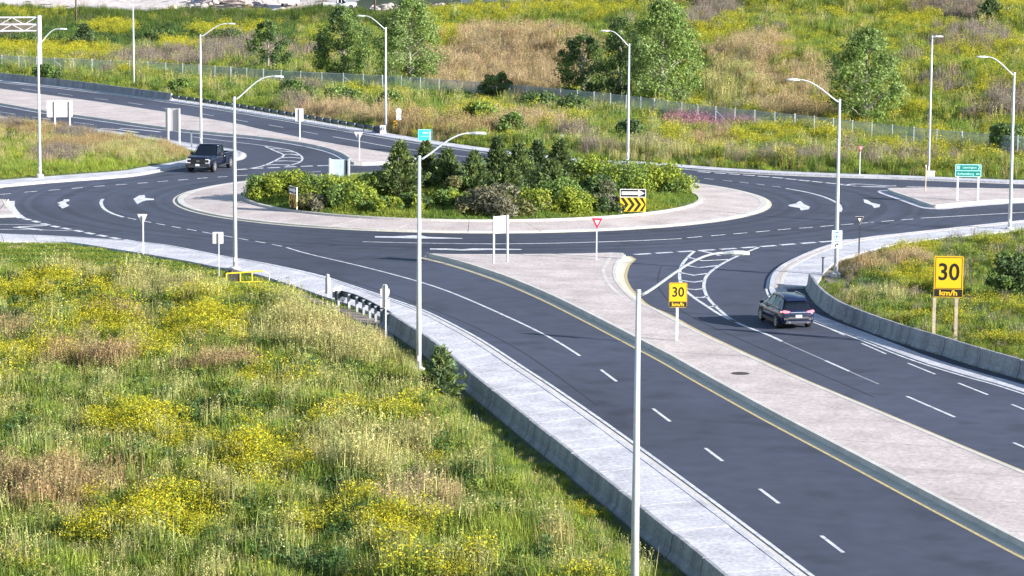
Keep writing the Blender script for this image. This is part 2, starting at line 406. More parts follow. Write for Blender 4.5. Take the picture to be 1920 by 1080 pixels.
# ------------------------------------------------------------------ road sheet
path_in = [(-300, 436), (-100, 438), (0, 442), (100, 446), (200, 452), (250, 456), (312, 463), (350, 470), (425, 485), (480, 494), (580, 516), (640, 535), (705, 557), (780, 584), (855, 622), (905, 652), (960, 689), (1010, 722), (1100, 785), (1200, 858), (1320, 948), (1440, 1040), (1560, 1132)]
far_edge = [(-300, 116), (0, 154), (70, 161), (200, 176), (375, 200), (480, 217), (655, 247), (780, 268), (915, 287), (1020, 299), (1120, 307), (1185, 309), (1260, 315), (1335, 321), (1440, 327), (1565, 332), (1690, 336), (1810, 341), (1920, 345), (2200, 352)]
right_in = [(2200, 386), (1920, 416), (1790, 430), (1690, 441), (1635, 447), (1576, 457), (1540, 467), (1502, 482), (1465, 501), (1447, 520), (1442, 542), (1449, 558), (1478, 580), (1520, 600), (1615, 636), (1715, 675), (1815, 706), (1870, 721), (1960, 750), (2100, 795), (2300, 860)]
right_out = [(2200, 408), (1920, 434), (1790, 446), (1715, 456), (1665, 464), (1615, 477), (1572, 491), (1550, 508), (1538, 525), (1529, 541)]
barrier_r = [(1529, 541), (1547, 567), (1580, 592), (1615, 608), (1665, 627), (1717, 645), (1777, 663), (1840, 683), (1920, 706), (2050, 746), (2250, 808)]
A_in, A_out = gc(path_in), gc(foot_out)
D_far = gc(far_edge); D_out = offset(D_far, 2.1)
mid = [((a[0] + b[0]) / 2, (a[1] + b[1]) / 2) for a, b in zip(resample(A_in, 90), resample(A_out, 90))]
R_out = gc(right_out)[:-1] + gc(barrier_r)
road_poly = mid + gp([(1620, 1260), (2500, 1260), (2700, 960)]) + R_out[::-1] + offset(D_far, 1.0)[::-1]
mb = MB(); mb.v = [(p[0], p[1], 0.0) for p in road_poly]; mb.f = [tuple(range(len(road_poly)))]
road = mb.build('road', 'asphalt', fix=True); tag(road, kind='structure')
if road.data.polygons[0].normal.z < 0: road.data.flip_normals()

# ------------------------------------------------------------------ road paint (parts of the road)
def paint(mb, name, m='road_paint'): return mb.build(name, m, road)
PZ0, PZ1 = 0.002, 0.007
def line(px, w=0.16, name='lane_line', m='road_paint', n=6): return paint(band(gc(px, n), w * .88, PZ0, PZ1), name, m)
def dashes(px, frac=0.5, w=0.14, name='lane_dash', m='road_paint', first=None):
    P = gp(px)
    for i, p in enumerate(P):
        a = np.array(P[max(i - 1, 0)]); b = np.array(P[min(i + 1, len(P) - 1)]); k = 2 if 0 < i < len(P) - 1 else 1
        d = (b - a) / k; h = d * frac / 2; p = np.array(p)
        paint(band([tuple(p - h), tuple(p), tuple(p + h)], w * .85, PZ0, PZ1), name, m)
def patch(px, name='road_arrow', m='road_paint'): return paint(MB().prism(gp(px), PZ0, PZ1), name, m)
# circulating lane, near and left
dashes([(7, 364), (57, 359.5), (102, 356), (144, 352.5), (186, 349), (227, 346), (267, 343), (305, 340), (343, 337), (379, 334), (417, 331.5), (454, 329), (500, 326.5), (545, 324), (590, 322)], .5, .16)
line([(193, 373), (189.5, 380), (195, 391), (210, 400), (231, 407)], .28)
dashes([(247, 410), (275, 415.5), (301, 420.5), (330, 426), (359, 431), (389, 436.5), (426, 443), (456, 448.5), (488, 454), (519, 460)], .55, .17)
line([(537, 464), (580, 476.5), (680, 500), (780, 526.5), (855, 552), (960, 598), (1035, 635), (1087, 667)], .17)
dashes([(1141, 704), (1240, 778), (1338, 852), (1442, 930), (1560, 1020)], .32, .17)
yl = [(50, 411), (67, 415.5), (85, 420.5), (103, 424.7), (124, 428.7), (146, 433), (168, 437.5), (191, 442), (215, 446.5), (241, 451), (268, 456), (297, 460)]
dashes(yl, .6, .5, 'yield_dash')
line([(-200, 418), (0, 420.7), (50, 421), (88, 421)], .14); line([(25, 426), (60, 424), (88, 422.5)], .3)
line([(-200, 429), (0, 430), (70, 431), (134, 432.7)], .16); line([(27, 426), (55, 428.5), (80, 431.5)], .5)
patch([(15, 377), (28, 377), (27, 385), (30, 391), (37, 400), (49, 409), (32, 409), (24, 401), (17, 392), (14, 385)], 'nose_band')
def pz(pts, ox, oy, k): return [(ox + x / k, oy + y / k) for x, y in pts]
patch(pz([(1150, 220), (1280, 180), (1295, 150), (1400, 150), (1405, 182), (1330, 204), (1355, 250), (1400, 265), (1400, 276), (1262, 335), (1172, 262), (1235, 250)], 0, 360, 10.8))
patch(pz([(1000, 572), (1045, 546), (1085, 543), (1090, 564), (1155, 571), (1155, 580), (1095, 582), (1065, 592), (1028, 610)], 0, 230, 4))
patch(pz([(150, 618), (212, 606), (228, 592), (246, 588), (268, 610), (316, 632), (302, 650), (246, 657), (238, 640), (160, 628)], 1440, 230, 4))
patch(pz([(716, 575), (748, 581), (775, 600), (842, 615), (836, 632), (795, 640), (782, 621), (722, 600)], 1440, 230, 4))
patch([(703, 443), (735, 443.3), (772, 441.6), (790, 441.4), (800, 444), (867, 446.6), (867, 447.6), (800, 447.2), (772, 447), (735, 445.8), (703, 445.2)])
patch([(806, 465.7), (838, 466), (866, 467.6), (885, 465.9), (914, 466), (978, 467.2), (978, 468.3), (914, 468.4), (870, 469.8), (838, 468.6), (806, 468.2)])
line([(680, 453.3), (780, 455.5), (880, 457), (960, 457), (1040, 456), (1120, 453.7), (1200, 451), (1278, 447.4)], .18)
dashes([(1302, 444.6), (1346, 441), (1388, 437.5), (1430, 433.8), (1470, 430), (1511, 427), (1550, 423.7), (1588, 420.7), (1626, 417.5), (1664, 414.4), (1701, 411.5)], .62, .16)
line([(1726, 409), (1790, 405.5), (1860, 401.5), (1920, 398), (2150, 384)], .16)
line([(797, 480.2), (960, 481), (1080, 480), (1172, 477.5)], .3)
dashes([(1204, 476.3), (1245, 473.8), (1286, 471.3), (1325, 469), (1365, 466.5), (1404, 463.8), (1440, 461.3), (1477, 458.3), (1515, 455.4), (1550, 452.8), (1587, 450), (1620, 447.6)], .74, .45, 'yield_dash')
# hatched gore beside the south island
gl = [(1302, 471), (1290, 482), (1279, 496), (1274.5, 511), (1275.5, 527), (1285, 544), (1300, 557), (1322, 572), (1352, 591), (1380, 604)]
gr = [(1422, 464), (1385, 479), (1350, 497), (1327, 515), (1320, 532), (1322, 547), (1330, 562), (1350, 582), (1380, 604), (1440, 628), (1466, 640)]
line(gl, .22, 'gore_line'); line(gr, .22, 'gore_line')
for b in ([(1290, 482.5), (1317, 489), (1366, 486.5)], [(1279, 496), (1309, 502), (1348, 497.5)], [(1274.5, 511), (1300, 516), (1328, 512.5)], [(1275.5, 525.5), (1300, 529), (1320, 526.5)], [(1285, 541.5), (1303, 543), (1320.5, 541)], [(1304, 557.5), (1316, 558), (1327, 555.5)], [(1328, 574.5), (1336, 575), (1343, 573)]):
    line(b, .3, 'gore_bar', n=1)
line([(1311, 470), (1333, 474.5), (1349, 479)], .3, 'gore_bar')
line([(1470, 642), (1505, 657.5), (1545, 675)], .12, m='paint_worn'); line([(1547, 676), (1592, 696)], .17)
line([(1594, 697), (1620, 708.5), (1647, 720)], .12, m='paint_worn'); line([(1700, 743), (1790, 782)], .17); line([(1900, 830), (1990, 868)], .17)
dashes([(1563, 619.5), (1638, 653.5), (1727, 691), (1824, 729), (1926, 770)], .55, .15)
# north-west carriageways
dashes([(-15, 159), (55, 168), (122, 177), (190, 186), (254, 194.5), (320, 204.5), (387, 215), (451, 226), (517, 236.5), (582, 249)], .4, .17)
line([(624, 256.3), (680, 266), (730, 275), (800, 284.5), (848, 291), (930, 300)], .2)
dashes([(-60, 202), (11, 211.5), (77, 221.5), (157, 231.5)], .45, .17)
line([(188, 241), (225, 243.5), (258, 248.5)], .5, 'road_arrow'); line([(225, 240.5), (265, 243.5), (300, 247.5)], .45, 'road_arrow')
go = [(362, 256.5), (420, 264), (480, 271), (507, 275), (542, 281.5), (560, 289), (567, 296.5), (561, 304.5), (537, 311.5)]
gi = [(497, 274.5), (518, 284), (532, 291), (517, 300.5), (494, 310.5), (468, 316)]
line(go, .2, 'gore_line'); line(gi, .22, 'gore_line')
for b in ([(505, 278), (528, 279.5)], [(516, 283), (535, 283.5), (553, 285.5)], [(529, 289.5), (545, 289), (562, 291.5)], [(524, 296), (545, 295), (567, 297)], [(512, 302.5), (535, 301.5), (563, 303)], [(495, 309.5), (520, 308.5), (548, 309.5)]):
    line(b, .4, 'gore_bar', n=2)
dashes([(452, 317.5), (482, 315.5), (513, 314.3), (544, 312.7), (575, 311.5), (606, 310.6), (637, 310)], .72, .5, 'yield_dash')
# north-east carriageway
dashes([(1230, 327), (1262, 329.5), (1294, 332), (1329, 335.5), (1364, 339), (1395, 342.5), (1426, 346), (1456, 350)], .5, .16)
line([(1474, 353.3), (1515, 361), (1547, 370), (1570, 381), (1576.5, 390), (1575, 397)], .26)
dashes([(1320, 322.7), (1350, 324.8), (1376, 326.6), (1404, 328.8), (1431, 331), (1457, 333.2), (1482, 335.8), (1507, 338.4), (1532, 341), (1557, 343.6), (1582, 346.2)], .75, .5, 'yield_dash')
line([(1578, 347), (1610, 345), (1660, 348.3), (1680, 348.2)], .3); line([(1600, 349), (1640, 349.5), (1678, 348.6)], .3)
line([(1700, 349.8), (1760, 351.5), (1826, 354.4)], .3); line([(1740, 352.3), (1790, 353), (1826, 354.2)], .3)
line([(1835, 352.4), (1880, 354.3), (1920, 355.5), (2100, 360)], .3); line([(1880, 356.2), (1920, 356.8), (2100, 362)], .3)
line([(1578, 347), (1640, 351), (1730, 354), (1830, 356)], .16)

# paving seams where the circulating asphalt meets the approaches
for sp_ in ([(470, 482), (560, 483.5), (690, 487), (800, 494)], [(1190, 572), (1260, 584), (1340, 589), (1440, 588)], [(540, 498), (700, 540), (860, 600), (980, 660), (1120, 760)], [(1240, 500), (1236, 540), (1290, 590), (1420, 650), (1640, 745)], [(620, 452), (900, 470), (1180, 466), (1400, 452)]):
    line(sp_, .07, 'paving_seam', 'seam')
# ------------------------------------------------------------------ footpaths, kerbs, medians
def kerb_along(curve, side, parent, m='concrete_kerb', w=0.2, zt=0.15, name='kerb', gutter=0.35, gm='concrete_kerb'):
    """kerb standing on the outer side of a road edge with a gutter on the road side"""
    strip(curve, offset(curve, side * w), -0.05, zt).build(name, m, parent)
    if gutter: strip(offset(curve, -side * gutter), offset(curve, -side * 0.004), 0.003, 0.012).build('gutter', gm, parent)
def path_bays(l, r, bay, z1, parent, m, name='slab'):
    n = max(2, int(length(l) / bay)); k = 4
    l, r = resample(l, n * k + 1), resample(r, n * k + 1)
    for i in range(n):
        a, b = l[i * k:(i + 1) * k + 1], r[i * k:(i + 1) * k + 1]
        def trim(c):
            c = [np.array(p) for p in c]; d = (c[1] - c[0]); c[0] = c[0] + d / np.linalg.norm(d) * 0.015
            d = (c[-2] - c[-1]); c[-1] = c[-1] + d / np.linalg.norm(d) * 0.015; return [tuple(p) for p in c]
        strip(trim(a), trim(b), -0.05, z1 + random.uniform(-.004, .004)).build(name, m, parent)
foot = strip(offset(A_in, -0.3), A_in, -0.05, 0.10)
A_in_d = resample(A_in, 160); A_out_d = resample(A_out, 160)
foot = strip(offset(A_in_d, -.25), offset(A_out_d, .08), -0.06, 0.10).build('footpath', 'joint_dark'); tag(foot, kind='structure')
path_bays(offset(A_in_d, -.22), A_out_d, 2.2, 0.135, foot, 'concrete_pale')
strip(A_in_d, offset(A_in_d, -.2), -0.05, 0.15).build('kerb', 'concrete_pale', foot)
strip(offset(A_in_d, .36), offset(A_in_d, .004), 0.003, 0.012).build('gutter', 'concrete_kerb', foot)
strip(offset(A_in_d, .62), offset(A_in_d, .46), 0.002, 0.008).build('edge_line', 'road_paint', foot)

R_in = gc(right_in); rin_side = 1
r1 = gc(right_in[:11]); ro = gc(right_out)
foot2 = strip(offset(resample(r1, 80), .1 * toward(resample(r1, 80), ro, .5)), offset(resample(ro, 80), .1 * toward(resample(ro, 80), r1, .5)), -0.06, 0.10).build('footpath_right', 'joint_dark'); tag(foot2, kind='structure')
kl = resample(r1, 120)
sgn = toward(kl, ro, 0.5)
path_bays(offset(kl, sgn * .85), resample(ro, 120), 2.4, 0.135, foot2, 'concrete_pale')
strip(offset(kl, sgn * .02), offset(kl, sgn * .30), -0.05, 0.15).build('kerb', 'concrete_pale', foot2)
strip(offset(kl, sgn * .31), offset(kl, sgn * .60), -0.05, 0.142).build('kerb_strip', 'concrete_warm', foot2)
strip(offset(kl, sgn * .61), offset(kl, sgn * .84), -0.05, 0.146).build('kerb_strip', 'concrete_kerb', foot2)
strip(offset(kl, -sgn * .2), offset(kl, -sgn * .01), 0.002, 0.008).build('edge_line', 'road_paint', foot2)
r2 = resample(gc(right_in[10:]), 120)
gut = strip(r2, offset(r2, sgn * 1.0), 0.002, 0.05).build('kerb_ramp', 'concrete_pale'); tag(gut, kind='structure')
strip(offset(r2, -sgn * .22), offset(r2, -sgn * .06), 0.002, 0.008).build('edge_line', 'road_paint', gut)

D_d, DO_d = resample(D_far, 140), resample(D_out, 140)
dst = strip(offset(D_d, .05), offset(D_d, 1.9), -0.06, 0.08).build('far_footpath', 'joint_dark'); tag(dst, kind='structure')
path_bays(offset(D_d, .22), offset(D_d, 2.1), 5.0, 0.12, dst, 'concrete_pale')
strip(D_d, offset(D_d, .2), -0.05, 0.14).build('kerb', 'concrete_pale', dst)
strip(offset(D_d, -.4), offset(D_d, -.004), 0.003, 0.012).build('gutter', 'concrete_kerb', dst)

def island(name, px, axis, bay, m='concrete_warm', zt=0.16, closed_n=4, kerbm='concrete_kerb', gutm='kerb_cream', gut=0.32):
    out = crom(gp(px), closed_n, closed=True)
    inn, out = inset(out, 0.22); g, _ = inset(out, -gut)
    base = MB().prism(inset(out, 0.1)[0], -0.06, zt - 0.04).build(name, 'joint_dark'); tag(base, kind='structure')
    ringband(out, inn, -0.05, zt).build('kerb', kerbm, base)
    ringband(g, inset(out, -0.004)[0], 0.003, 0.012).build('gutter', gutm, base)
    if name == 'median_south': ringband(inset(out, -gut - .17)[0], inset(out, -gut - .02)[0], 0.001, 0.006).build('edge_line', 'paint_yellow', base)
    slabs(inset(out, 0.235)[0], axis, bay, -0.05, zt - 0.008, m, base)
    return base, out
south_px = [(800, 481.5), (838, 484), (960, 484), (1080, 483), (1168, 482), (1161, 497), (1155, 517), (1161, 537), (1180, 559), (1198, 574), (1236, 591), (1286, 619), (1362, 656), (1442, 693), (1500, 719), (1640, 778), (1800, 846), (2000, 930), (2200, 1015),
            (2150, 1140), (1990, 1066), (1800, 968), (1600, 862), (1450, 783), (1330, 717), (1260, 677), (1185, 638), (1110, 599), (1035, 562), (960, 530), (900, 509), (850, 494)]
south, _ = island('median_south', south_px, (0.35, 1), 5.0, zt=0.26, closed_n=3, gut=0.5)
med_px = [(-200, 140), (0, 170), (150, 190), (310, 214), (437, 235), (480, 245), (562, 262), (630, 275), (720, 290), (770, 298), (785, 303), (770, 306), (720, 308.5), (664, 309.5), (655, 301), (637, 290), (605, 280), (555, 270), (480, 260), (437, 256), (310, 243), (175, 224), (87, 212), (0, 197), (-200, 163)]
mednw, _ = island('median_north_west', med_px, (0.55, -1), 6.5, zt=0.24, closed_n=3, gutm='concrete_pale', gut=0.6)
east_px = [(1664, 360), (1690, 358.3), (1715, 357.5), (1800, 358), (1920, 359.5), (2200, 363), (2200, 368), (1920, 378), (1790, 387), (1762, 390), (1750, 390), (1738, 387), (1702, 374)]
mede, _ = island('median_east', east_px, (1, 0.1), 7, zt=0.24, closed_n=4, gutm='concrete_pale', gut=0.8)
west_px = [(-200, 377), (0, 377.5), (9, 379), (13, 386), (20, 396), (28, 405), (0, 407.5), (-200, 410)]
medw, _ = island('median_west', west_px, (1, 0.1), 5, zt=0.16, closed_n=4, gutm='concrete_kerb', gut=0.25)
# decorative curved band and manhole cover on the south median
line_ = gc([(1147, 487), (1136, 500), (1131, 514), (1136, 532), (1148, 548), (1168, 566)])
band(line_, 0.22, 0.23, 0.256).build('tactile_strip', 'concrete_kerb', south)
mx_, my_ = G(1388, 700, 0.26)
MB().prism([(mx_ + .42 * math.cos(a * math.pi / 12), my_ + .42 * math.sin(a * math.pi / 12)) for a in range(24)], 0.24, 0.262).build('manhole_cover', 'cast_iron', south)

dirt_px = [(556, 546), (605, 564), (655, 580), (690, 593), (733, 613), (735, 640), (700, 622), (660, 600), (610, 577), (560, 556)]
dp_ = MB(); dpl = gc(dirt_px, 3); dp_.prism(dpl, -0.2, 0.02); tag(dp_.build('dirt_strip', 'dirt'), kind='structure')
dpl2 = gc([(1536, 512), (1548, 507), (1575, 512), (1592, 530), (1620, 556), (1600, 566), (1575, 548), (1552, 528)], 3); tag(MB().prism(dpl2, -0.2, 0.03).build('dirt_patch', 'dirt'), kind='structure')
# grass wedge between the two western roads
wedge_px = [(-200, 190), (0, 220), (100, 234), (200, 246.5), (312, 264), (355, 271), (400, 277), (442, 284), (455, 291), (444, 300), (400, 306), (347, 312.5), (275, 326), (250, 330), (200, 335), (100, 342), (0, 351), (-200, 369)]
wedge_in = [(-200, 204), (0, 232), (100, 243), (200, 258), (300, 272), (345, 281), (372, 291), (350, 302), (262, 317.5), (225, 323.5), (125, 331), (0, 341), (-200, 358)]
wo = crom(gp(wedge_px), 3, closed=True); wi, wo = inset(wo, 0.22)
verge = MB().prism(inset(wo, .2)[0], -0.06, 0.13).build('verge_west', 'concrete_pale'); tag(verge, kind='structure')
ringband(wo, wi, -0.05, 0.15).build('kerb', 'concrete_pale', verge); ringband(inset(wo, -.35)[0], inset(wo, -.004)[0], .003, .012).build('gutter', 'concrete_kerb', verge)
MB().prism(gc(wedge_in, 3), 0.05, 0.16).build('turf', 'soil_lawn', verge)

# ------------------------------------------------------------------ central island with truck apron
R_AP, R_GR = 22.0, 17.15
def circ(r, n=96, a0=0, a1=2 * math.pi): return [(C_CEN[0] + r * math.cos(a0 + (a1 - a0) * k / n), C_CEN[1] + r * math.sin(a0 + (a1 - a0) * k / n)) for k in range(n + (0 if abs(a1 - a0 - 2 * math.pi) < 1e-6 else 1))]
apron = MB().prism(circ(R_AP - .2), -0.06, 0.06).build('truck_apron', 'joint_dark'); tag(apron, kind='structure')
for k in range(28):
    a0, a1 = 2 * math.pi * k / 28 + .0009, 2 * math.pi * (k + 1) / 28 - .0009
    ri = MB(); lo, hi = circ(R_AP - .52, 6, a0, a1), circ(R_GR + .02, 6, a0, a1); vs = []
    for p, q in zip(lo, hi): vs += [(p[0], p[1], 0.0), (q[0], q[1], 0.0), (q[0], q[1], 0.22), (p[0], p[1], 0.1)]
    fs = [(4 * i + j, 4 * i + (j + 1) % 4, 4 * i + 4 + (j + 1) % 4, 4 * i + 4 + j) for i in range(6) for j in range(4)] + [(3, 2, 1, 0), (24, 25, 26, 27)]
    ri.add(vs, fs).build('slab', 'concrete_warm', apron)
    p0, p1 = circ(R_AP, 6, a0, a1), circ(R_AP - .5, 6, a0, a1)
    strip(p0, p1, -.04, 0.105).build('kerb', 'concrete_kerb', apron)
ringband(circ(R_AP + .35), circ(R_AP + .005), .003, .012).build('gutter', 'kerb_cream', apron)
isl = MB(); rr = [0, 4, 8, 12, 15, 16.9]; vs = [(C_CEN[0], C_CEN[1], 0.95)]
for r in rr[1:]: vs += [(p[0], p[1], 0.30 + 0.65 * (1 - (r / 16.9) ** 2)) for p in circ(r, 48)]
fs = [(0, 1 + k, 1 + (k + 1) % 48) for k in range(48)]
for j in range(len(rr) - 2): fs += [(1 + j * 48 + k, 1 + j * 48 + 48 + k, 1 + j * 48 + 48 + (k + 1) % 48, 1 + j * 48 + (k + 1) % 48) for k in range(48)]
isle = isl.add(vs, fs).build('island_mound', 'soil_lawn', smooth=True); tag(isle, kind='structure')
for k in range(40):
    a0, a1 = 2 * math.pi * k / 40 + .0008, 2 * math.pi * (k + 1) / 40 - .0008
    strip(circ(R_GR, 5, a0, a1), circ(R_GR - .26, 5, a0, a1), 0.0, 0.36).build('kerb', 'concrete_kerb', isle)
def isle_z(x, y):
    r = math.hypot(x - C_CEN[0], y - C_CEN[1]); return 0.30 + 0.65 * max(0, 1 - (r / 16.9) ** 2)
def GI(u, v):                                              # survey point on the island mound
    z = 0.5
    for _ in range(6): x, y = G(u, v, z); z = isle_z(x, y)
    return (x, y, z)

# gravel yard far behind
yard_px = [(-200, -60), (-200, 12), (0, 14), (60, 17), (120, 21), (300, 22), (430, 23.5), (480, 22), (560, 24), (660, 25), (760, 28), (860, 23), (960, 14), (1010, 9), (1015, -30), (900, -60)]
yp = [GT(*p) for p in yard_px]
mb = MB(); cx_ = [(p[0], p[1]) for p in yp]
def in_poly(px, py, poly):
    px = np.asarray(px); c = np.zeros(px.shape, bool); n = len(poly); j = n - 1
    for i in range(n):
        xi, yi = poly[i][:2]; xj, yj = poly[j][:2]
        t = ((yi > py) != (yj > py)) & (px < (xj - xi) * (py - yi) / (yj - yi + 1e-12) + xi); c ^= t; j = i
    return c
gxs = np.arange(-135, 15, 2.0); gys = np.arange(520, 860, 3.0); idx = {}
for j, y in enumerate(gys):
    for i, x in enumerate(gxs):
        if in_poly(np.array([x]), np.array([y]), cx_)[0]:
            hump = 3.2 * math.exp(-((x + 78) / 32) ** 2 - ((y - 690) / 45) ** 2) + 1.6 * math.exp(-((x + 48) / 9) ** 2 - ((y - 640) / 18) ** 2)
            idx[(i, j)] = len(mb.v); mb.v.append((x, y, float(terr(x, y)) + 0.15 + hump + 0.25 * math.sin(x * .7) * math.sin(y * .5)))
for (i, j) in idx:
    if all(q in idx for q in ((i + 1, j), (i, j + 1), (i + 1, j + 1))): mb.f.append((idx[(i, j)], idx[(i + 1, j)], idx[(i + 1, j + 1)], idx[(i, j + 1)]))
yard = mb.build('gravel_yard', 'gravel', smooth=True); tag(yard, kind='structure')
# ------------------------------------------------------------------ barriers and rails
def jersey(curve, height, name, label, seg=3.6, base_w=0.62, z0=-0.04, flip=1, group=None):
    root = empty(name, (curve[len(curve) // 2][0], curve[len(curve) // 2][1], z0)); tag(root, label, 'barrier', group)
    ox, oy = root.location.x, root.location.y
    n = max(1, int(round(length(curve) / seg))); c = resample(curve, n * 4 + 1)
    prof = [(-.5, 0), (-.5, .08), (-.27, .33), (-.14, .97), (-.11, 1), (.11, 1), (.14, .97), (.27, .33), (.5, .08), (.5, 0)]
    A = np.array(c); T = np.gradient(A, axis=0); T /= np.linalg.norm(T, axis=1)[:, None]; N = np.stack([-T[:, 1], T[:, 0]], 1)
    for i in range(n):
        rings = []; zj = random.uniform(-.012, .012); oj = random.uniform(-.012, .012)
        for k in range(5):
            j = i * 4 + k; p = A[j] + T[j] * (0.028 if k == 0 else -0.028 if k == 4 else 0) + N[j] * oj
            rings.append([(p[0] + N[j][0] * a * base_w - ox, p[1] + N[j][1] * a * base_w - oy, b * (height + zj)) for a, b in prof])
        MB().loft(rings).build('segment', 'concrete_barrier', root, fix=True)
    return root
br = gc(barrier_r); sg = toward(resample(br, 40), [(-3, 215)], 0.5)
br_c = offset(resample(br, 80), -sg * 0.33)
jersey(br_c[0:80], 0.92, 'concrete_barrier', 'curved grey concrete barrier beside the large yellow 30 km/h sign')
bl = offset(resample(gc(foot_out[15:]), 60), -0.36)
jersey(bl, 0.86, 'concrete_barrier', 'grey concrete barrier between footpath and weeds, starting at the short guide rail', z0=-0.06)
bf = resample(gc([(-120, 137), (12, 151.5), (70, 158.5), (150, 167), (250, 180.5), (322, 190)]), 40)
jersey(bf, 0.95, 'concrete_barrier', 'far grey concrete barrier along the highway by the sign gantry')

def wbeam(curve, name, label, posts, height=0.75, z0=-0.05, beam='rail_steel', pm='galvanised', postw=0.14, block='dark_steel'):
    root = empty(name, (curve[0][0], curve[0][1], z0)); tag(root, label, 'guide rail'); ox, oy = curve[0]
    A = np.array(curve); T = np.gradient(A, axis=0); T /= np.linalg.norm(T, axis=1)[:, None]; N = np.stack([-T[:, 1], T[:, 0]], 1)
    prof = [(0.0, -.16), (.05, -.12), (.05, -.06), (-.02, -.02), (-.02, .02), (.05, .06), (.05, .12), (0, .16), (-.02, .16), (.03, .11), (.03, .07), (-.04, .03), (-.04, -.03), (.03, -.07), (.03, -.11), (-.02, -.16)]
    rings = [[(A[i][0] + N[i][0] * a - ox, A[i][1] + N[i][1] * a - oy, height - .16 + b) for a, b in prof] for i in range(len(A))]
    MB().loft(rings).build('rail', beam, root, fix=True)
    c = resample(curve, posts)
    for i, p in enumerate(c):
        j = min(len(A) - 1, int(i / max(1, posts - 1) * (len(A) - 1)))
        ang = math.atan2(T[j][1], T[j][0])
        M = Matrix.Translation((p[0] - ox - N[j][0] * .19, p[1] - oy - N[j][1] * .19, 0)) @ Matrix.Rotation(ang, 4, 'Z')
        po = MB().box((0, 0, height / 2 - .02), (postw, postw, height), M).build('post', pm, root)
        M2 = Matrix.Translation((p[0] - ox - N[j][0] * .08, p[1] - oy - N[j][1] * .08, 0)) @ Matrix.Rotation(ang, 4, 'Z')
        MB().box((0, 0, height - .16), (postw * .9, .13, .3), M2).build('spacer_block', block, po)
    return root
rail_far = resample(gc([(324, 190.5), (400, 201), (480, 213.5), (560, 226.5), (655, 243), (720, 253)]), 60)
wb = wbeam(rail_far, 'guide_rail', 'long steel guide rail with pale posts along the far carriageway', 28, 0.80, postw=0.09, pm='post_grey')
e = G(722, 252); e0 = wb.location
t_ = MB(); ang = math.atan2(rail_far[-1][1] - rail_far[-2][1], rail_far[-1][0] - rail_far[-2][0])
M = Matrix.Translation((e[0] - e0.x - .5, e[1] - e0.y + .3, 0)) @ Matrix.Rotation(ang, 4, 'Z')
t_.box((-.3, 0, .5), (1.1, .5, .55), M); t_.box((-.75, .12, .28), (.3, .2, .5), M); t_.box((.1, -.1, .28), (.3, .2, .5), M)
t_.build('terminal_head', 'dark_steel', wb, bevel=.04)
MB().box((.55, 0, .5), (.1, .6, .85), M).build('reflector_plate', 'sign_white', wb)
rail_near = resample(gc([(640, 574), (665, 581), (690, 592), (712, 604), (733, 616)]), 40)
wn = wbeam(rail_near, 'guide_rail', 'short steel guide rail with block posts leading to the near concrete barrier', 8, 0.92, z0=-.05, postw=0.13, pm='post_grey')
M = Matrix.Rotation(math.atan2(rail_near[1][1] - rail_near[0][1], rail_near[1][0] - rail_near[0][0]), 4, 'Z')
MB().box((-.15, 0, .62), (.5, .42, .5), M).box((-.3, .25, .45), (.2, .1, .4), M).build('terminal_head', 'dark_steel', wn, bevel=.03)
MB().box((-.55, .02, .72), (.06, .55, .5), M).build('end_plate', 'aluminium_back', wn)

# ------------------------------------------------------------------ chain link fence
fp = [GT(*p) for p in fence_px]; fc = crom([(p[0], p[1]) for p in fp], 12)
froot = empty('chain_link_fence', (0, float(np.interp(0, _fx, _fy)), 0)); tag(froot, 'long chain link fence with steel posts along the foot of the meadow', 'fence'); fy0 = froot.location.y
nf = int(length(fc) / 3.0); fr = resample(fc, nf + 1); mb = MB(); vs = []; fs = []; rail = []
for i, p in enumerate(fr):
    z = float(terr(*p)); vs += [(p[0], p[1] - fy0, z + .1), (p[0], p[1] - fy0, z + 2.2)]
    if i: fs.append((2 * i - 2, 2 * i, 2 * i + 1, 2 * i - 1))
    MB().tube([(0, 0, 0), (0, 0, 2.35)], .045 if i % 8 else .07, 6).build('post', 'galvanised', froot, loc=(p[0], p[1] - fy0 - .03, z - .02))
    rail.append((p[0], p[1] - fy0 - .03, z + 2.22))
mb.add(vs, fs).build('wire_mesh', 'chain_link', froot)
MB().tube(rail, .025, 5).build('top_rail', 'galvanised', froot)
for i in (30, 14, 52):
    if i + 1 < len(fr):
        a, b = fr[i], fr[i + 1]
        MB().tube([(a[0], a[1] - fy0 - .05, float(terr(*a)) + 1.9), (b[0], b[1] - fy0 - .05, float(terr(*b)) + .2)], .035, 5).build('brace', 'galvanised', froot)

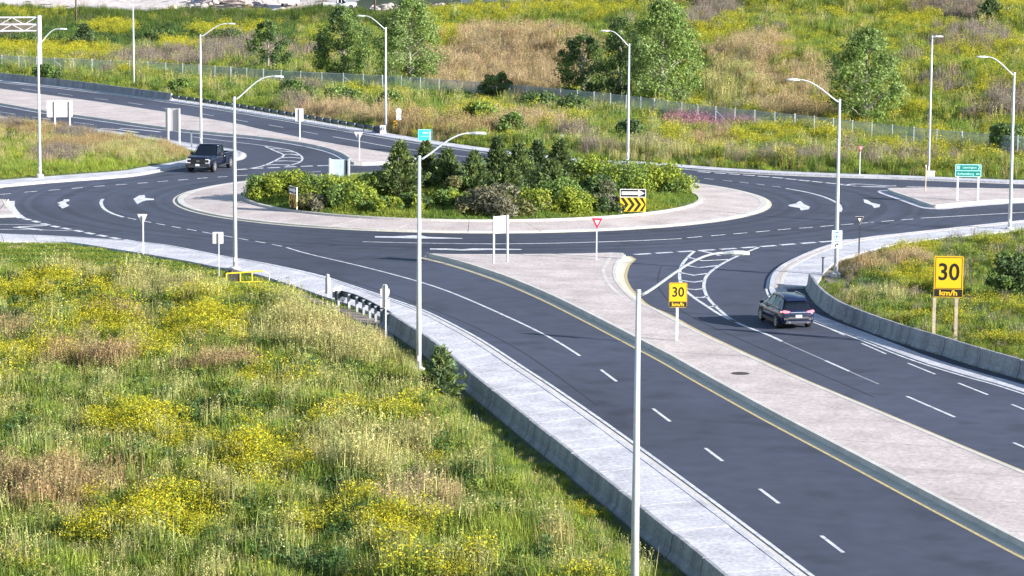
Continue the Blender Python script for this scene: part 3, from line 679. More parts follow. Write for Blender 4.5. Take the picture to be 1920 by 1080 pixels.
# ------------------------------------------------------------------ street lamps
def lamp(base, top_v, head, label, r0=0.135, r1=0.07, foot='concrete', ground_z=None, arm_y=0.0, tilt=0.0):
    x, y = G(*base); z = float(terr(x, y)) if ground_z is None else ground_z
    if ground_z is not None: x, y = G(base[0], base[1], ground_z)
    h = z_at(x, y, top_v) - z; s = scale_at(x, y)
    hx = (head[0] - proj(x, y, z + h)[0]) / s; hz = z_at(x, y, head[1]) - z
    root = empty('street_lamp', (x, y, z)); tag(root, label, 'street lamp', 'street lamps round the junction')
    MB().tube([(0, 0, 0), (0, 0, h * .5), (0, 0, h)], [r0, (r0 + r1) / 2, r1], 12).build('pole', 'galv_pole', root, smooth=True)
    MB().tube([(0, 0, -.1), (0, 0, .28)], [.3, .3], 14).build('footing', 'concrete_kerb', root)
    MB().box((0, 0, .30), (.4, .4, .04)).build('base_plate', 'galvanised', root)
    MB().box((0, -r0 * .92, .75), (.11, .03, .26)).build('hand_hole_cover', 'aluminium_back', root)
    MB().tube([(0, 0, h - .02), (0, 0, h + .05)], [r1 * 1.25, r1 * .9], 10).build('cap', 'galvanised', root)
    sx = 1 if hx > 0 else -1; L = abs(hx)
    def P(t): return (sx * (0.02 + t * (L - .55)), arm_y * t, (h - .15) + (hz - h + .15) * (math.sin(min(1, t * 1.02) * math.pi / 2) ** 1.25))
    MB().tube([P(k / 12) for k in range(13)], [.05 - .018 * k / 12 for k in range(13)], 8).build('arm', 'galv_pole', root, smooth=True)
    a = P(1)
    hd = MB(); prof = [(0, .035, .03), (.12, .07, .05), (.32, .15, .07), (.6, .165, .065), (.74, .12, .045), (.8, .05, .02)]
    rings = [[(a[0] + sx * (q - .08), a[1] + w, a[2] - .02), (a[0] + sx * (q - .08), a[1] + w * .8, a[2] + t), (a[0] + sx * (q - .08), a[1] - w * .8, a[2] + t), (a[0] + sx * (q - .08), a[1] - w, a[2] - .02), (a[0] + sx * (q - .08), a[1] - w * .8, a[2] - .05), (a[0] + sx * (q - .08), a[1] + w * .8, a[2] - .05)] for q, w, t in prof]
    hob = hd.loft(rings).build('lamp_head', 'galvanised', root, fix=True)
    MB().box((a[0] + sx * .36, a[1], a[2] - .055), (.34, .2, .03)).build('lens', 'headlamp', hob)
    return root
lamp((75, 334), 81, (121, 54), 'leftmost street lamp, standing in the grass wedge beside the gantry post', ground_z=0.1)
lamp((377, 277), 66, (437, 44), 'street lamp directly behind the black pickup truck', ground_z=0.1)
lamp((441, 508), 183, (526, 143), 'street lamp rising beside the yellow steel frame on the grass')
lamp((251, 165), 10, (224, 1), 'street lamp behind the far concrete barrier, arm towards the left')
lamp((723, 249), 52, (673, 30), 'street lamp at the end of the long guide rail')
lamp((1177, 304), 83, (1130, 58), 'street lamp behind the shrubs of the roundabout, in front of the tall poplars')
lamp((785, 699), 294, (904, 249), 'tall street lamp among the near weeds beside the concrete barrier')
lamp((1189, 1150), 546, (1394, 473), 'nearest street lamp, its arm reaching over the south median towards the hatching', ground_z=0.2, r0=.14)
lamp((1567, 521), 187, (1480, 150), 'street lamp carrying the white parking sign by the curved barrier', ground_z=-.03)
lamp((1893, 433), 137, (1835, 107), 'rightmost street lamp, at the edge of the right footpath')
lamp((1741, 331), 68, (1747, 66), 'slender street lamp with its arm seen end on, left of the green Amherstburg sign', r0=.10, arm_y=-2.2)
# utility poles far behind
for (u, v, tv, lab) in ((143, 52, -40, 'brown wooden utility pole in the green field at the far left'), (703, 27, -60, 'thin wooden utility pole behind the two tall poplars')):
    x, y, z = GT(u, v); h = 11.0
    r = empty('utility_pole', (x, y, z)); tag(r, lab, 'pole')
    MB().tube([(0, 0, -.2), (0, 0, h)], [.17, .12], 9).build('pole', 'utility_wood', r, smooth=True)
    MB().box((0, 0, h - .7), (2.4, .12, .14)).build('crossarm', 'utility_wood', r)

# ------------------------------------------------------------------ sign gantry
gx, gy = G(75, 150); gz = -.05; hg = z_at(gx, gy, 29)
gr_ = empty('sign_gantry', (gx, gy, gz)); tag(gr_, 'white steel sign gantry with a truss reaching over the highway at the left', 'gantry')
sg_ = scale_at(gx, gy); zc = [z_at(gx, gy, v) - gz for v in (32.5, 45.5, 57.5)]
MB().tube([(0, 0, 0), (0, 0, hg - gz)], [.30, .27], 16).build('column', 'galv_pole', gr_, smooth=True)
MB().tube([(-26, -8, 0), (-26, -8, hg - gz)], [.30, .27], 16).build('column', 'galv_pole', gr_, smooth=True)
def GT_(t, z): return (-.3 - 25.4 * t, -8 / 26 * (26 * t), z)
for zq in zc:
    for dy in (-.45, .45):
        MB().tube([(GT_(0, zq)[0], GT_(0, zq)[1] + dy, zq), (GT_(1, zq)[0], GT_(1, zq)[1] + dy, zq)], .075, 7).build('chord', 'galv_pole', gr_)
nb = 18
for k in range(nb):
    for (za, zb) in ((zc[1], zc[0]), (zc[2], zc[1])):
        a, b = (za, zb) if k % 2 else (zb, za)
        p, q = GT_(k / nb, a), GT_((k + 1) / nb, b)
        MB().tube([(p[0], p[1] - .45, p[2]), (q[0], q[1] - .45, q[2])], .04, 6).build('diagonal', 'galv_pole', gr_)

# ------------------------------------------------------------------ signs
def text_mesh(s, size, name, m, parent, x, y, z, sx=1.0, extrude=0.0, bold=0.0, align='CENTER'):
    cu = bpy.data.curves.new('lettering', 'FONT'); cu.body = s; cu.size = size; cu.align_x = align; cu.align_y = 'CENTER'; cu.offset = bold; cu.resolution_u = 3
    o = bpy.data.objects.new('tmp', cu); COL.objects.link(o); dg = bpy.context.evaluated_depsgraph_get()
    me = bpy.data.meshes.new_from_object(o.evaluated_get(dg)); bpy.data.objects.remove(o); bpy.data.curves.remove(cu)
    me.transform(Matrix(((sx, 0, 0, 0), (0, 0, 1, 0), (0, 1, 0, 0), (0, 0, 0, 1))))
    me.materials.clear(); me.materials.append(MATS[m]); me.name = name
    q = bpy.data.objects.new(name, me); COL.objects.link(q); q.parent = parent; q.location = (x, y, z); return q
XZ = Matrix(((1, 0, 0, 0), (0, 0, 1, 0), (0, 1, 0, 0), (0, 0, 0, 1)))   # (x, z, -depth) drawing plane to upright
def plate(poly, y, t, name, m, parent, bevel=0):
    """flat upright plate: outline in (x, z), front face at y"""
    a = sum(poly[i][0] * poly[(i + 1) % len(poly)][1] - poly[(i + 1) % len(poly)][0] * poly[i][1] for i in range(len(poly)))
    if a < 0: poly = poly[::-1]
    n = len(poly); vs = [(p[0], y, p[1]) for p in poly] + [(p[0], y + t, p[1]) for p in poly]
    fs = [tuple(range(n)), tuple(range(n, 2 * n))[::-1]] + [(i, n + i, n + (i + 1) % n, (i + 1) % n) for i in range(n)]
    return MB().add(vs, fs).build(name, m, parent)
def rect(x0, x1, z0, z1): return [(x0, z0), (x1, z0), (x1, z1), (x0, z1)]
def rrect(x0, x1, z0, z1, r):
    out = []
    for cx, cz, a in ((x1 - r, z0 + r, -90), (x1 - r, z1 - r, 0), (x0 + r, z1 - r, 90), (x0 + r, z0 + r, 180)):
        out += [(cx + r * math.cos(math.radians(a + 22.5 * k)), cz + r * math.sin(math.radians(a + 22.5 * k))) for k in range(5)]
    return out
def ngon(cx, cz, r, n, a0=0.0, sz=1.0): return [(cx + r * math.cos(2 * math.pi * k / n + a0), cz + r * sz * math.sin(2 * math.pi * k / n + a0)) for k in range(n)]
class Sign:
    def __init__(s, name, label, base, yaw=0.0, z=None, cat='sign', group=None):
        zz = 0.0 if z is None else z
        x, y = G(base[0], base[1], zz); s.x, s.y, s.z, s.base = x, y, zz, base; s.s = scale_at(x, y); s.c = math.cos(math.radians(yaw))
        s.u0 = proj(x, y, zz)[0]
        s.r = empty(name, (x, y, zz), math.radians(yaw)); tag(s.r, label, cat, group)
    def X(s, u): return (u - s.u0) / s.s / s.c
    def Z(s, v): return z_at(s.x, s.y, v) - s.z
    def post(s, u, ztop, w=.07, m='galvanised', y=0.0, d=None, round_=False):
        if round_: MB().tube([(s.X(u), y, -.1), (s.X(u), y, ztop)], w / 2, 8).build('post', m, s.r)
        else: MB().box((s.X(u), y, ztop / 2 - .05), (w, d or w, ztop + .1)).build('post', m, s.r)
    def back(s, poly, m='aluminium_back', y=0.05, name='panel', face='sign_white'):
        p = plate(poly, y, .012, name, m, s.r); return p
def rotz(u): return u
MS = 0.25
# yellow 30 km/h advisory signs
def advisory(sg, x0, x1, z0, z1, zt):
    p = plate(rrect(x0, x1, z0, z1, .06), -.05, .02, 'panel', 'sign_yellow', sg.r)
    w = x1 - x0; ln = .022 * w; i = .035 * w
    for poly in (rect(x0 + i, x1 - i, z1 - i - ln, z1 - i), rect(x0 + i, x1 - i, zt + i * .3, zt + i * .3 + ln), rect(x0 + i, x0 + i + ln, zt + i * .3 + ln, z1 - i - ln), rect(x1 - i - ln, x1 - i, zt + i * .3 + ln, z1 - i - ln)):
        plate(poly, -.053, .003, 'border', 'sign_black', p)
    plate(rect(x0 + i * .4, x1 - i * .4, z0 + i * .5, zt - i * .2), -.053, .003, 'unit_band', 'sign_black', p)
    text_mesh('30', (z1 - zt) * .72, 'lettering', 'sign_black', p, (x0 + x1) / 2, -.0565, (z1 + zt) / 2 - .01, sx=.92, bold=.014 * w)
    text_mesh('km/h', (zt - z0) * .86, 'lettering', 'sign_yellow', p, (x0 + x1) / 2, -.0565, (z0 + zt) / 2, sx=1.25, bold=.008 * w)
s_ = Sign('speed_sign', 'small yellow 30 km/h sign on one post on the south median', (1269, 639), 0, MS)
s_.post(1269, s_.Z(545), .13, 'galv_pole', y=.02, d=.09); advisory(s_, s_.X(1253), s_.X(1287), s_.Z(576), s_.Z(530), s_.Z(565.5))
s_ = Sign('speed_sign', 'large yellow 30 km/h sign on two posts behind the curved barrier', (1770, 652), -7, -.05)
s_.post(1750, s_.Z(500), .16, 'wood_post', y=.06); s_.post(1791, s_.Z(500), .16, 'wood_post', y=.06)
advisory(s_, s_.X(1748), s_.X(1802), s_.Z(557), s_.Z(480), s_.Z(541.5))
# yield signs
def yield_sign(base, u0, u1, v0, v1, label, front, z=0.0, yaw=0, pw=.08, dark=False, backm='aluminium_back'):
    q = Sign('yield_sign', label, base, yaw, z, group='yield signs'); a, b, t, bo = q.X(u0), q.X(u1), q.Z(v0), q.Z(v1); c = (a + b) / 2
    tri = lambda k, dz=0: [(c - (b - a) / 2 * k, (t + 0) - (t - bo) * (1 - k) * .36), (c + (b - a) / 2 * k, t - (t - bo) * (1 - k) * .36), (c, bo + (t - bo) * (1 - k) * .64)]
    q.post(base[0], q.Z(v0 + 3), pw, 'car_trim' if dark else 'galv_pole', y=.03 if front else -.03)
    if front:
        p = plate(tri(1), -.04, .015, 'panel', 'sign_black' if dark else 'sign_red', q.r); plate(tri(.48), -.043, .003, 'white_field', 'sign_white', p)
        plate(tri(1.12), -.024, .004, 'rim', 'aluminium_back', p)
    else:
        p = plate(tri(1), .03, .012, 'panel', backm, q.r); plate(tri(.5), .043, .003, 'white_field', 'sign_white', p)
yield_sign((1118.5, 487), 1109, 1129, 409, 429, 'red and white yield sign on the tip of the south median', True, MS)
yield_sign((1610.5, 477), 1603, 1617.5, 406.5, 421, 'dark rimmed yield sign on the right footpath beside the parking sign', True, .13, dark=True)
yield_sign((269, 476), 258, 277, 401.5, 423, 'back of a yield sign on the left footpath beside the dashed yield line', False, .1)
yield_sign((674, 302), 663.5, 681, 247.5, 264, 'back of a yield sign on the north west median', False, .23)
yield_sign((1612, 331), 1608, 1617, 274.5, 284, 'small faded yield sign on a wooden post at the far verge', True, -.05, backm='wood_post')
# plain backs and information boards
s_ = Sign('information_sign', 'white information board on two posts at the left tip of the south median', (937, 491.5), 40, MS)
for u in (924, 950): s_.post(u, s_.Z(404), .10, 'galv_pole', y=-.07)
p = s_.back(rect(s_.X(925), s_.X(949), s_.Z(437), s_.Z(405)), y=-.012); plate(rect(s_.X(926), s_.X(948), s_.Z(436), s_.Z(406)), .0015, .004, 'white_field', 'sign_white', p)
s_ = Sign('direction_sign', 'wide blank back of a direction board on two legs in the grass wedge', (117, 256), 12, .1)
for u in (104, 131): s_.post(u, s_.Z(190), .13, 'galv_pole', y=-.08)
s_.back(rrect(s_.X(89.5), s_.X(136), s_.Z(219.5), s_.Z(188), .12), y=-.01)
s_ = Sign('direction_sign', 'tall blank back of a direction board on two legs left of the pickup', (327, 276), -14, .1)
for u in (316, 337.5): s_.post(u, s_.Z(203), .13, 'galv_pole', y=-.08)
s_.back(rect(s_.X(310.5), s_.X(338), s_.Z(246), s_.Z(203)), y=-.01)
s_ = Sign('marker_post', 'short white marker post on the shoulder behind the pickup', (359, 276), 0, .1, 'post'); MB().tube([(0, 0, 0), (0, 0, s_.Z(248))], .07, 8).build('post', 'sign_white', s_.r); MB().tube([(0, 0, s_.Z(248)), (0, 0, s_.Z(246.5))], [.08, .05], 8).build('cap', 'car_trim', s_.r)
s_ = Sign('route_sign', 'narrow blank back of a sign on the middle of the north west median', (562.5, 262), 5, .23); s_.post(562.5, s_.Z(204), .11, 'galv_pole', y=-.04); s_.back(rect(s_.X(554), s_.X(569), s_.Z(227.5), s_.Z(203.5)), y=.02)
s_ = Sign('lane_sign', 'small square blank sign back beside the yellow steel frame', (411, 519), 0, -.05); s_.post(411, s_.Z(437), .06, 'galvanised', y=-.03); s_.back(rrect(s_.X(399), s_.X(419.5), s_.Z(457), s_.Z(435), .05), y=.01)
s_ = Sign('object_marker', 'slim white marker board on a post left of the short guide rail', (615, 563), 0, -.05); s_.post(615, s_.Z(514), .06, 'galvanised', y=-.03); s_.back(rect(s_.X(609), s_.X(620), s_.Z(551), s_.Z(520)), y=.01); plate(ngon(s_.X(614.5), s_.Z(517), .11, 10), .01, .01, 'reflector', 'aluminium_back', s_.r)
s_ = Sign('route_sign', 'stacked sign backs, a shield over a square, at the end of the short guide rail', (724, 650), 0, -.12); s_.post(723.5, s_.Z(533), .07, 'galvanised', y=-.03)
c = s_.X(721.5); a = .235
p = s_.back([(c - a * .55, s_.Z(536)), (c - a * .3, s_.Z(533)), (c + a * .3, s_.Z(533)), (c + a * .55, s_.Z(536)), (c + a * .62, s_.Z(541)), (c + a, s_.Z(542)), (c + a, s_.Z(551)), (c + a * .7, s_.Z(557)), (c + a * .2, s_.Z(560)), (c - a * .2, s_.Z(560)), (c - a * .7, s_.Z(557)), (c - a, s_.Z(551)), (c - a, s_.Z(542)), (c - a * .62, s_.Z(541))], y=.01, name='shield_panel')
s_.back(rect(s_.X(713), s_.X(730), s_.Z(577), s_.Z(560.5)), y=.01, name='square_panel')
s_ = Sign('route_sign', 'pinkish white stacked route sign backs beside the striped yellow marker', (748, 252), 0, -.05); s_.post(748, s_.Z(204), .07, 'wood_post', y=.05)
plate(ngon(s_.X(747.5), s_.Z(209), .27, 12, sz=1.25), 0, .012, 'shield_panel', 'sign_white', s_.r); plate(rect(s_.X(743), s_.X(752), s_.Z(225), s_.Z(215.3)), 0, .012, 'square_panel', 'sign_white', s_.r)
s_ = Sign('hazard_marker', 'yellow and black striped hazard marker at the end of the long guide rail', (741.5, 251), 0, -.05); s_.post(741.5, s_.Z(228), .06, 'galvanised', y=.03)
x0, x1, z0, z1 = s_.X(738), s_.X(745), s_.Z(245), s_.Z(226.5); p = plate(rrect(x0, x1, z0, z1, .05), 0, .012, 'panel', 'sign_yellow', s_.r)
for k in range(3):
    zb = z0 + (z1 - z0) * (.12 + .28 * k); plate([(x0 + .02, zb), (x1 - .02, zb + .2), (x1 - .02, zb + .33), (x0 + .02, zb + .13)], -.004, .003, 'stripe', 'sign_black', p)
s_ = Sign('exit_sign', 'small bright turquoise road sign behind the island junipers', (806, 284), 8, .05); s_.post(806.5, s_.Z(246), .15, 'galv_pole', y=.06)
p = plate(rect(s_.X(783.5), s_.X(811), s_.Z(263), s_.Z(242.5)), 0, .02, 'panel', 'sign_cyan', s_.r)
plate(rect(s_.X(784), s_.X(810.5), s_.Z(243.6), s_.Z(242.6)), -.004, .003, 'border', 'sign_teal_text', p); plate(rect(s_.X(784), s_.X(784.9), s_.Z(262.5), s_.Z(243.8)), -.004, .003, 'border', 'sign_teal_text', p); plate(rect(s_.X(809.6), s_.X(810.5), s_.Z(262.5), s_.Z(243.8)), -.004, .003, 'border', 'sign_teal_text', p)
plate(rect(s_.X(792), s_.X(803), s_.Z(250.5), s_.Z(247.5)), -.004, .003, 'shape', 'sign_teal_text', p); plate(rect(s_.X(788), s_.X(807), s_.Z(256), s_.Z(254.9)), -.004, .003, 'shape', 'sign_teal_text', p)
# board on the island seen from behind
s_ = Sign('direction_sign', 'dull grey back of a board on two pale posts behind the left island shrubs', (636, 340), -9, .35)
for u in (618.5, 654.5): s_.post(u, s_.Z(297), .14, 'galv_pole', y=-.02)
s_.back(rect(s_.X(621), s_.X(652), s_.Z(336), s_.Z(299)), 'grey_back', y=.02)
MB().box((s_.X(649.5), .0, s_.Z(317)), (.12, .05, 1.4)).build('stiffener', 'dark_steel', s_.r)
# chevron boards
def chevron(base, u0, u1, vt, vm, vb, yaw, label, z):
    q = Sign('chevron_sign', label, base, yaw, z, group='chevron boards on the roundabout'); a, b = q.X(u0), q.X(u1); zt, zm, zb = q.Z(vt), q.Z(vm), q.Z(vb); w = b - a
    for x in (a + .12, b - .08): MB().box((x, .06, zt / 2), (.1, .08, zt)).build('post', 'galv_pole', q.r)
    f = plate(rect(a, b, zm + .02, zt), 0, .02, 'arrow_panel', 'sign_white', q.r)
    i = .045; plate(rect(a + i, b - i, zm + .02 + i, zt - i), -.003, .003, 'black_field', 'sign_black', f)
    hz = (zt + zm + .02) / 2; hh = (zt - zm) / 2
    plate([(a + .12, hz - hh * .38), (b - .55, hz - hh * .38), (b - .55, hz - hh * .76), (b - .09, hz), (b - .55, hz + hh * .76), (b - .55, hz + hh * .38), (a + .12, hz + hh * .38)], -.007, .003, 'arrow', 'sign_white', f)
    c = plate(rect(a, b, zb, zm - .005), 0, .02, 'chevron_panel', 'sign_yellow', q.r); mz = (zm + zb) / 2; h = (zm - zb) / 2 - .02; t = w * .135
    for k in range(4):
        x = a + .02 + w * .245 * k
        def lim(p): return [(min(max(px_, a + .01), b - .01), pz_) for px_, pz_ in p]
        plate(lim([(x, mz - h), (x + t, mz - h), (x + t + h * .75, mz), (x + t, mz + h), (x, mz + h), (x + h * .75, mz)]), -.004, .003, 'chevron', 'sign_black', c)
chevron((1186.5, 399), 1162, 1211, 354.5, 370.5, 396.5, 0, 'arrow board over yellow chevrons facing the viewer on the right of the island', .42)
chevron((549, 391), 540.5, 557.5, 349.5, 364, 388, -66, 'arrow board over chevrons turned side on, left of the island shrubs', .42)
# parking sign on the lamp
s_ = Sign('parking_sign', 'pale blue parking sign with curved arrow mounted on a street lamp', (1566, 521), 0, -.03)
p = plate(rrect(s_.X(1557.5), s_.X(1577), s_.Z(465), s_.Z(431.5), .04), -.16, .015, 'panel', 'sign_pale_blue', s_.r)
MB().box((0, -.13, s_.Z(440)), (.3, .05, .05)).build('bracket', 'galvanised', s_.r); MB().box((0, -.13, s_.Z(458)), (.3, .05, .05)).build('bracket', 'galvanised', s_.r)
cx, cz = s_.X(1567), s_.Z(444)
o_, i_ = ngon(cx, cz, .17, 20), ngon(cx, cz, .14, 20)
mb = MB(); mb.add([(q[0], -.164, q[1]) for q in o_] + [(q[0], -.164, q[1]) for q in i_], [(k, (k + 1) % 20, 20 + (k + 1) % 20, 20 + k) for k in range(20)]); mb.build('ring', 'sign_blue', p)
text_mesh('P', .22, 'lettering', 'sign_blue', p, cx, -.1645, cz, bold=.01)
for v, w in ((434.3, .26), (436, .2), (452.4, .32)): plate(rect(cx - w / 2, cx + w / 2, s_.Z(v + .7), s_.Z(v - .5)), -.164, .003, 'text_line', 'sign_blue', p)
az = s_.Z(459.5); plate([(cx - .11, az - .1), (cx - .05, az - .1), (cx - .05, az + .0), (cx + .0, az + .045), (cx + .04, az + .045), (cx + .04, az + .0), (cx + .12, az + .075), (cx + .04, az + .15), (cx + .04, az + .105), (cx - .03, az + .105), (cx - .11, az + .03)], -.164, .003, 'arrow', 'sign_black', p)
s_ = Sign('marker_post', 'short dark marker post with a flat top at the start of the curved barrier', (1542.5, 516), 0, .0, 'post'); MB().tube([(0, 0, 0), (0, 0, s_.Z(484))], .05, 8).build('post', 'dark_steel', s_.r); MB().add([(-.14, -.04, s_.Z(482)), (.14, -.04, s_.Z(482)), (.03, -.04, s_.Z(485)), (-.03, -.04, s_.Z(485)), (-.14, .04, s_.Z(482)), (.14, .04, s_.Z(482)), (.03, .04, s_.Z(485)), (-.03, .04, s_.Z(485))], [(0, 3, 2, 1), (4, 5, 6, 7), (0, 1, 5, 4), (2, 3, 7, 6), (1, 2, 6, 5), (3, 0, 4, 7)]).build('top_plate', 'dark_steel', s_.r, fix=True)
# green destination sign
s_ = Sign('destination_sign', 'green destination sign reading Amherstburg on two posts on the east median', (1814, 376), -3, .23)
for u in (1795, 1833.5): s_.post(u, s_.Z(330), .15, 'galv_pole', y=.07)
x0, x1, z0, z1 = s_.X(1789.5), s_.X(1838.5), s_.Z(332), s_.Z(308); zm = s_.Z(320)
p = plate(rrect(x0, x1, z0, z1, .06), 0, .02, 'panel', 'sign_teal_text', s_.r)
plate(rect(x0 + .07, x1 - .07, zm + .035, z1 - .07), -.003, .003, 'green_field', 'sign_green', p); plate(rect(x0 + .07, x1 - .07, z0 + .07, zm - .035), -.003, .003, 'green_field', 'sign_green', p)
w = x1 - x0
plate([(x0 + .1, zm + .36), (x0 + .36, zm + .36), (x0 + .34, zm + .1), (x0 + .12, zm + .1)], -.007, .003, 'route_shield', 'sign_teal_text', p)
text_mesh('3', .16, 'lettering', 'sign_green', p, x0 + .23, -.0105, zm + .24)
text_mesh('Leamington', .25, 'lettering', 'sign_teal_text', p, x0 + w * .55, -.0075, zm + .24, bold=.006, sx=.9)
q = .16; xx = x1 - .27
plate([(xx - .02, zm + .42), (xx + .07, zm + .42), (xx + .18, zm + .25), (xx + .07, zm + .08), (xx - .02, zm + .08), (xx + .09, zm + .25)], -.007, .003, 'arrow', 'sign_teal_text', p)
text_mesh('Amherstburg', .27, 'lettering', 'sign_teal_text', p, x0 + w * .40, -.0075, zm - .24, bold=.007, sx=.86)
plate([(x1 - .42, zm - .25), (x1 - .33, zm - .16), (x1 - .33, zm - .2), (x1 - .12, zm - .2), (x1 - .12, zm - .28), (x1 - .33, zm - .28), (x1 - .33, zm - .33)], -.007, .003, 'arrow', 'sign_teal_text', p)
s_ = Sign('marker_post', 'thin pale post on the tip of the east median', (1735, 358), 0, .23, 'post'); MB().tube([(0, 0, 0), (0, 0, s_.Z(309))], .05, 8).build('post', 'wood_post', s_.r); MB().box((0, -.05, s_.Z(309) - .06), (.1, .03, .12)).build('reflector', 'sign_white', s_.r)
s_ = Sign('name_sign', 'tiny grey plate sign low in the far weeds left of the slender lamp', (1647, 316), 0, -.05); s_.post(1647, s_.Z(293), .05, 'galvanised', y=.03); plate(rect(s_.X(1642.5), s_.X(1652), s_.Z(296.5), s_.Z(292)), 0, .012, 'panel', 'grey_back', s_.r)
s_ = Sign('marker_post', 'thin yellowish post in the far weeds near the poplar', (1453, 304), 0, -.05, 'post'); s_.post(1453, s_.Z(268), .08, 'wood_post'); plate(rect(s_.X(1455.5), s_.X(1460), s_.Z(307), s_.Z(300)), -.06, .02, 'tag_plate', 'sign_white', s_.r)
s_ = Sign('marker_post', 'small white plate on a thin post among weeds behind the island junipers', (1053.5, 275), 0, -.05, 'post'); s_.post(1053.5, s_.Z(256), .05, 'galvanised', y=.03); plate(rect(s_.X(1051), s_.X(1057), s_.Z(262), s_.Z(252.5)), 0, .012, 'plate', 'sign_white', s_.r)
s_ = Sign('utility_box', 'squat pale hand hole box at the foot of the slender lamp', (1744, 333), 0, -.05, 'utility box'); MB().box((0, 0, .25), (.7, .5, .5)).build('box', 'concrete_kerb', s_.r, bevel=.04); MB().box((0, 0, .53), (.76, .56, .06)).build('lid', 'galvanised', s_.r)
# yellow steel frame with a dark board leaning by the lamp
s_ = Sign('steel_frame', 'yellow tubular steel frame standing on the grass by a street lamp', (458, 532), 8, -.05, 'frame')
zt = [s_.Z(v) for v in (512, 510.5)]; X = s_.X
for a, b in (((X(424.5), .06), (X(488), .12)), ((X(424.5), zt[0] - .02), (X(493), zt[1] + .06))): MB().tube([(a[0], 0, a[1]), (b[0], 0, b[1])], .045, 8).build('rail', 'yellow_steel', s_.r)
for u in (424.5, 450.5, 472.5): MB().tube([(X(u), 0, .04), (X(u), 0, zt[0])], .045, 8).build('upright', 'yellow_steel', s_.r)
MB().tube([(X(488), 0, .1), (X(506), .5, -.0)], .04, 8).build('foot', 'yellow_steel', s_.r); MB().tube([(X(493), 0, zt[1] + .05), (X(505), .55, zt[1] - .15), (X(506), .6, .0)], .03, 8).build('stay', 'galvanised', s_.r)
plate(rect(X(426.5), X(448.5), .1, zt[0] - .06), .03, .03, 'board', 'black_mesh', s_.r)
s_ = Sign('rock', 'dark boulder heaped behind the yellow steel frame at the lamp foot', (437, 523), 0, -.05, 'rock')
mb = MB(); ring = []
for k, (r, z) in enumerate(((.5, 0), (.48, .2), (.36, .42), (.16, .58))): ring.append([(r * math.cos(a * math.pi / 5) * random.uniform(.85, 1.15) * 1.1, r * math.sin(a * math.pi / 5) * random.uniform(.85, 1.15), z + random.uniform(-.03, .03)) for a in range(10)])
mb.loft(ring).build('stone', 'cast_iron', s_.r, fix=True)
# ------------------------------------------------------------------ vehicles (x forward, y left, z up)
def ring_body(x, w, zb, zt, crown=.03, sh=.0):
    h = [(0, zb), (w * .82, zb), (w * .965, zb + .07), (w, zb + (zt - zb) * .42), (w * .985, zb + (zt - zb) * .72), (w * .94, zt - .03), (w * .80, zt + crown * .5), (0, zt + crown)]
    return [(x, -y, z) for y, z in h] + [(x, y, z) for y, z in h[-2:0:-1]]
def ring_cab(x, wb, zb, wt, zt, crown=.03):
    h = [(0, zb), (wb, zb), (wb * .97 + wt * .03, zb + (zt - zb) * .15), (wt, zt - .06 if zt - zb > .15 else zt), (wt * .86, zt), (0, zt + crown)]
    return [(x, -y, z) for y, z in h] + [(x, y, z) for y, z in h[-2:0:-1]]
def wheel(parent, x, y, r, w, side):
    t = MB(); prof = [(r * .66, -w / 2), (r * .95, -w / 2), (r, -w * .32), (r, w * .32), (r * .95, w / 2), (r * .66, w / 2)]; n = 22
    rings = [[(q * math.cos(2 * math.pi * k / n), p, q * math.sin(2 * math.pi * k / n)) for q, p in prof] for k in range(n)]
    m = len(prof); vs = [p for g in rings for p in g]; fs = [(i * m + j, i * m + (j + 1) % m, ((i + 1) % n) * m + (j + 1) % m, ((i + 1) % n) * m + j) for i in range(n) for j in range(m)]
    ty = t.add(vs, fs).build('wheel', 'rubber', parent, smooth=False, fix=True, loc=(x, y, r))
    d = MB(); o = side * (w / 2 - .03)
    d.add([(0, o - side * .05, 0)] + [(r * .68 * math.cos(2 * math.pi * k / 20), o - side * .02, r * .68 * math.sin(2 * math.pi * k / 20)) for k in range(20)], [(0, 1 + k, 1 + (k + 1) % 20) for k in range(20)])
    d.build('wheel_well', 'car_trim', ty)
    sp = MB()
    for k in range(6):
        a = 2 * math.pi * k / 6 + .3; M = Matrix.Rotation(-a, 4, 'Y')
        sp.box((r * .34, o + side * .012, 0), (r * .62, .03, r * .17), M)
    oo = [(r * .70, -.02), (r * .60, -.02), (r * .60, .02), (r * .70, .03)]
    rg = [[(q * math.cos(2 * math.pi * k / 20), o + side * p, q * math.sin(2 * math.pi * k / 20)) for q, p in oo] for k in range(20)]
    sp.add([p for g in rg for p in g], [(i * 4 + j, i * 4 + (j + 1) % 4, ((i + 1) % 20) * 4 + (j + 1) % 4, ((i + 1) % 20) * 4 + j) for i in range(20) for j in range(4)])
    sp.build('rim', 'rim', ty, fix=True)
def arch(parent, x, w, r, side, m='car_trim'):
    n = 16; vs = []; fs = []
    for k in range(n + 1):
        a = math.pi * (k / n) * 1.16 - math.pi * .08
        for q in (r * 1.06, r * 1.24): vs.append((x + q * math.cos(a), side * (w + .012), r + q * math.sin(a)))
    fs = [(2 * k, 2 * k + 1, 2 * k + 3, 2 * k + 2) for k in range(n)]
    MB().add(vs, fs).build('wheel_arch', m, parent)
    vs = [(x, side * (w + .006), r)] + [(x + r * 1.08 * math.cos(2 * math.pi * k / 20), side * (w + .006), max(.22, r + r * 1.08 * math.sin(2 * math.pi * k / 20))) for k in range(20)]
    MB().add(vs, [(0, 1 + k, 1 + (k + 1) % 20) for k in range(20)]).build('arch_shadow', 'rubber', parent)
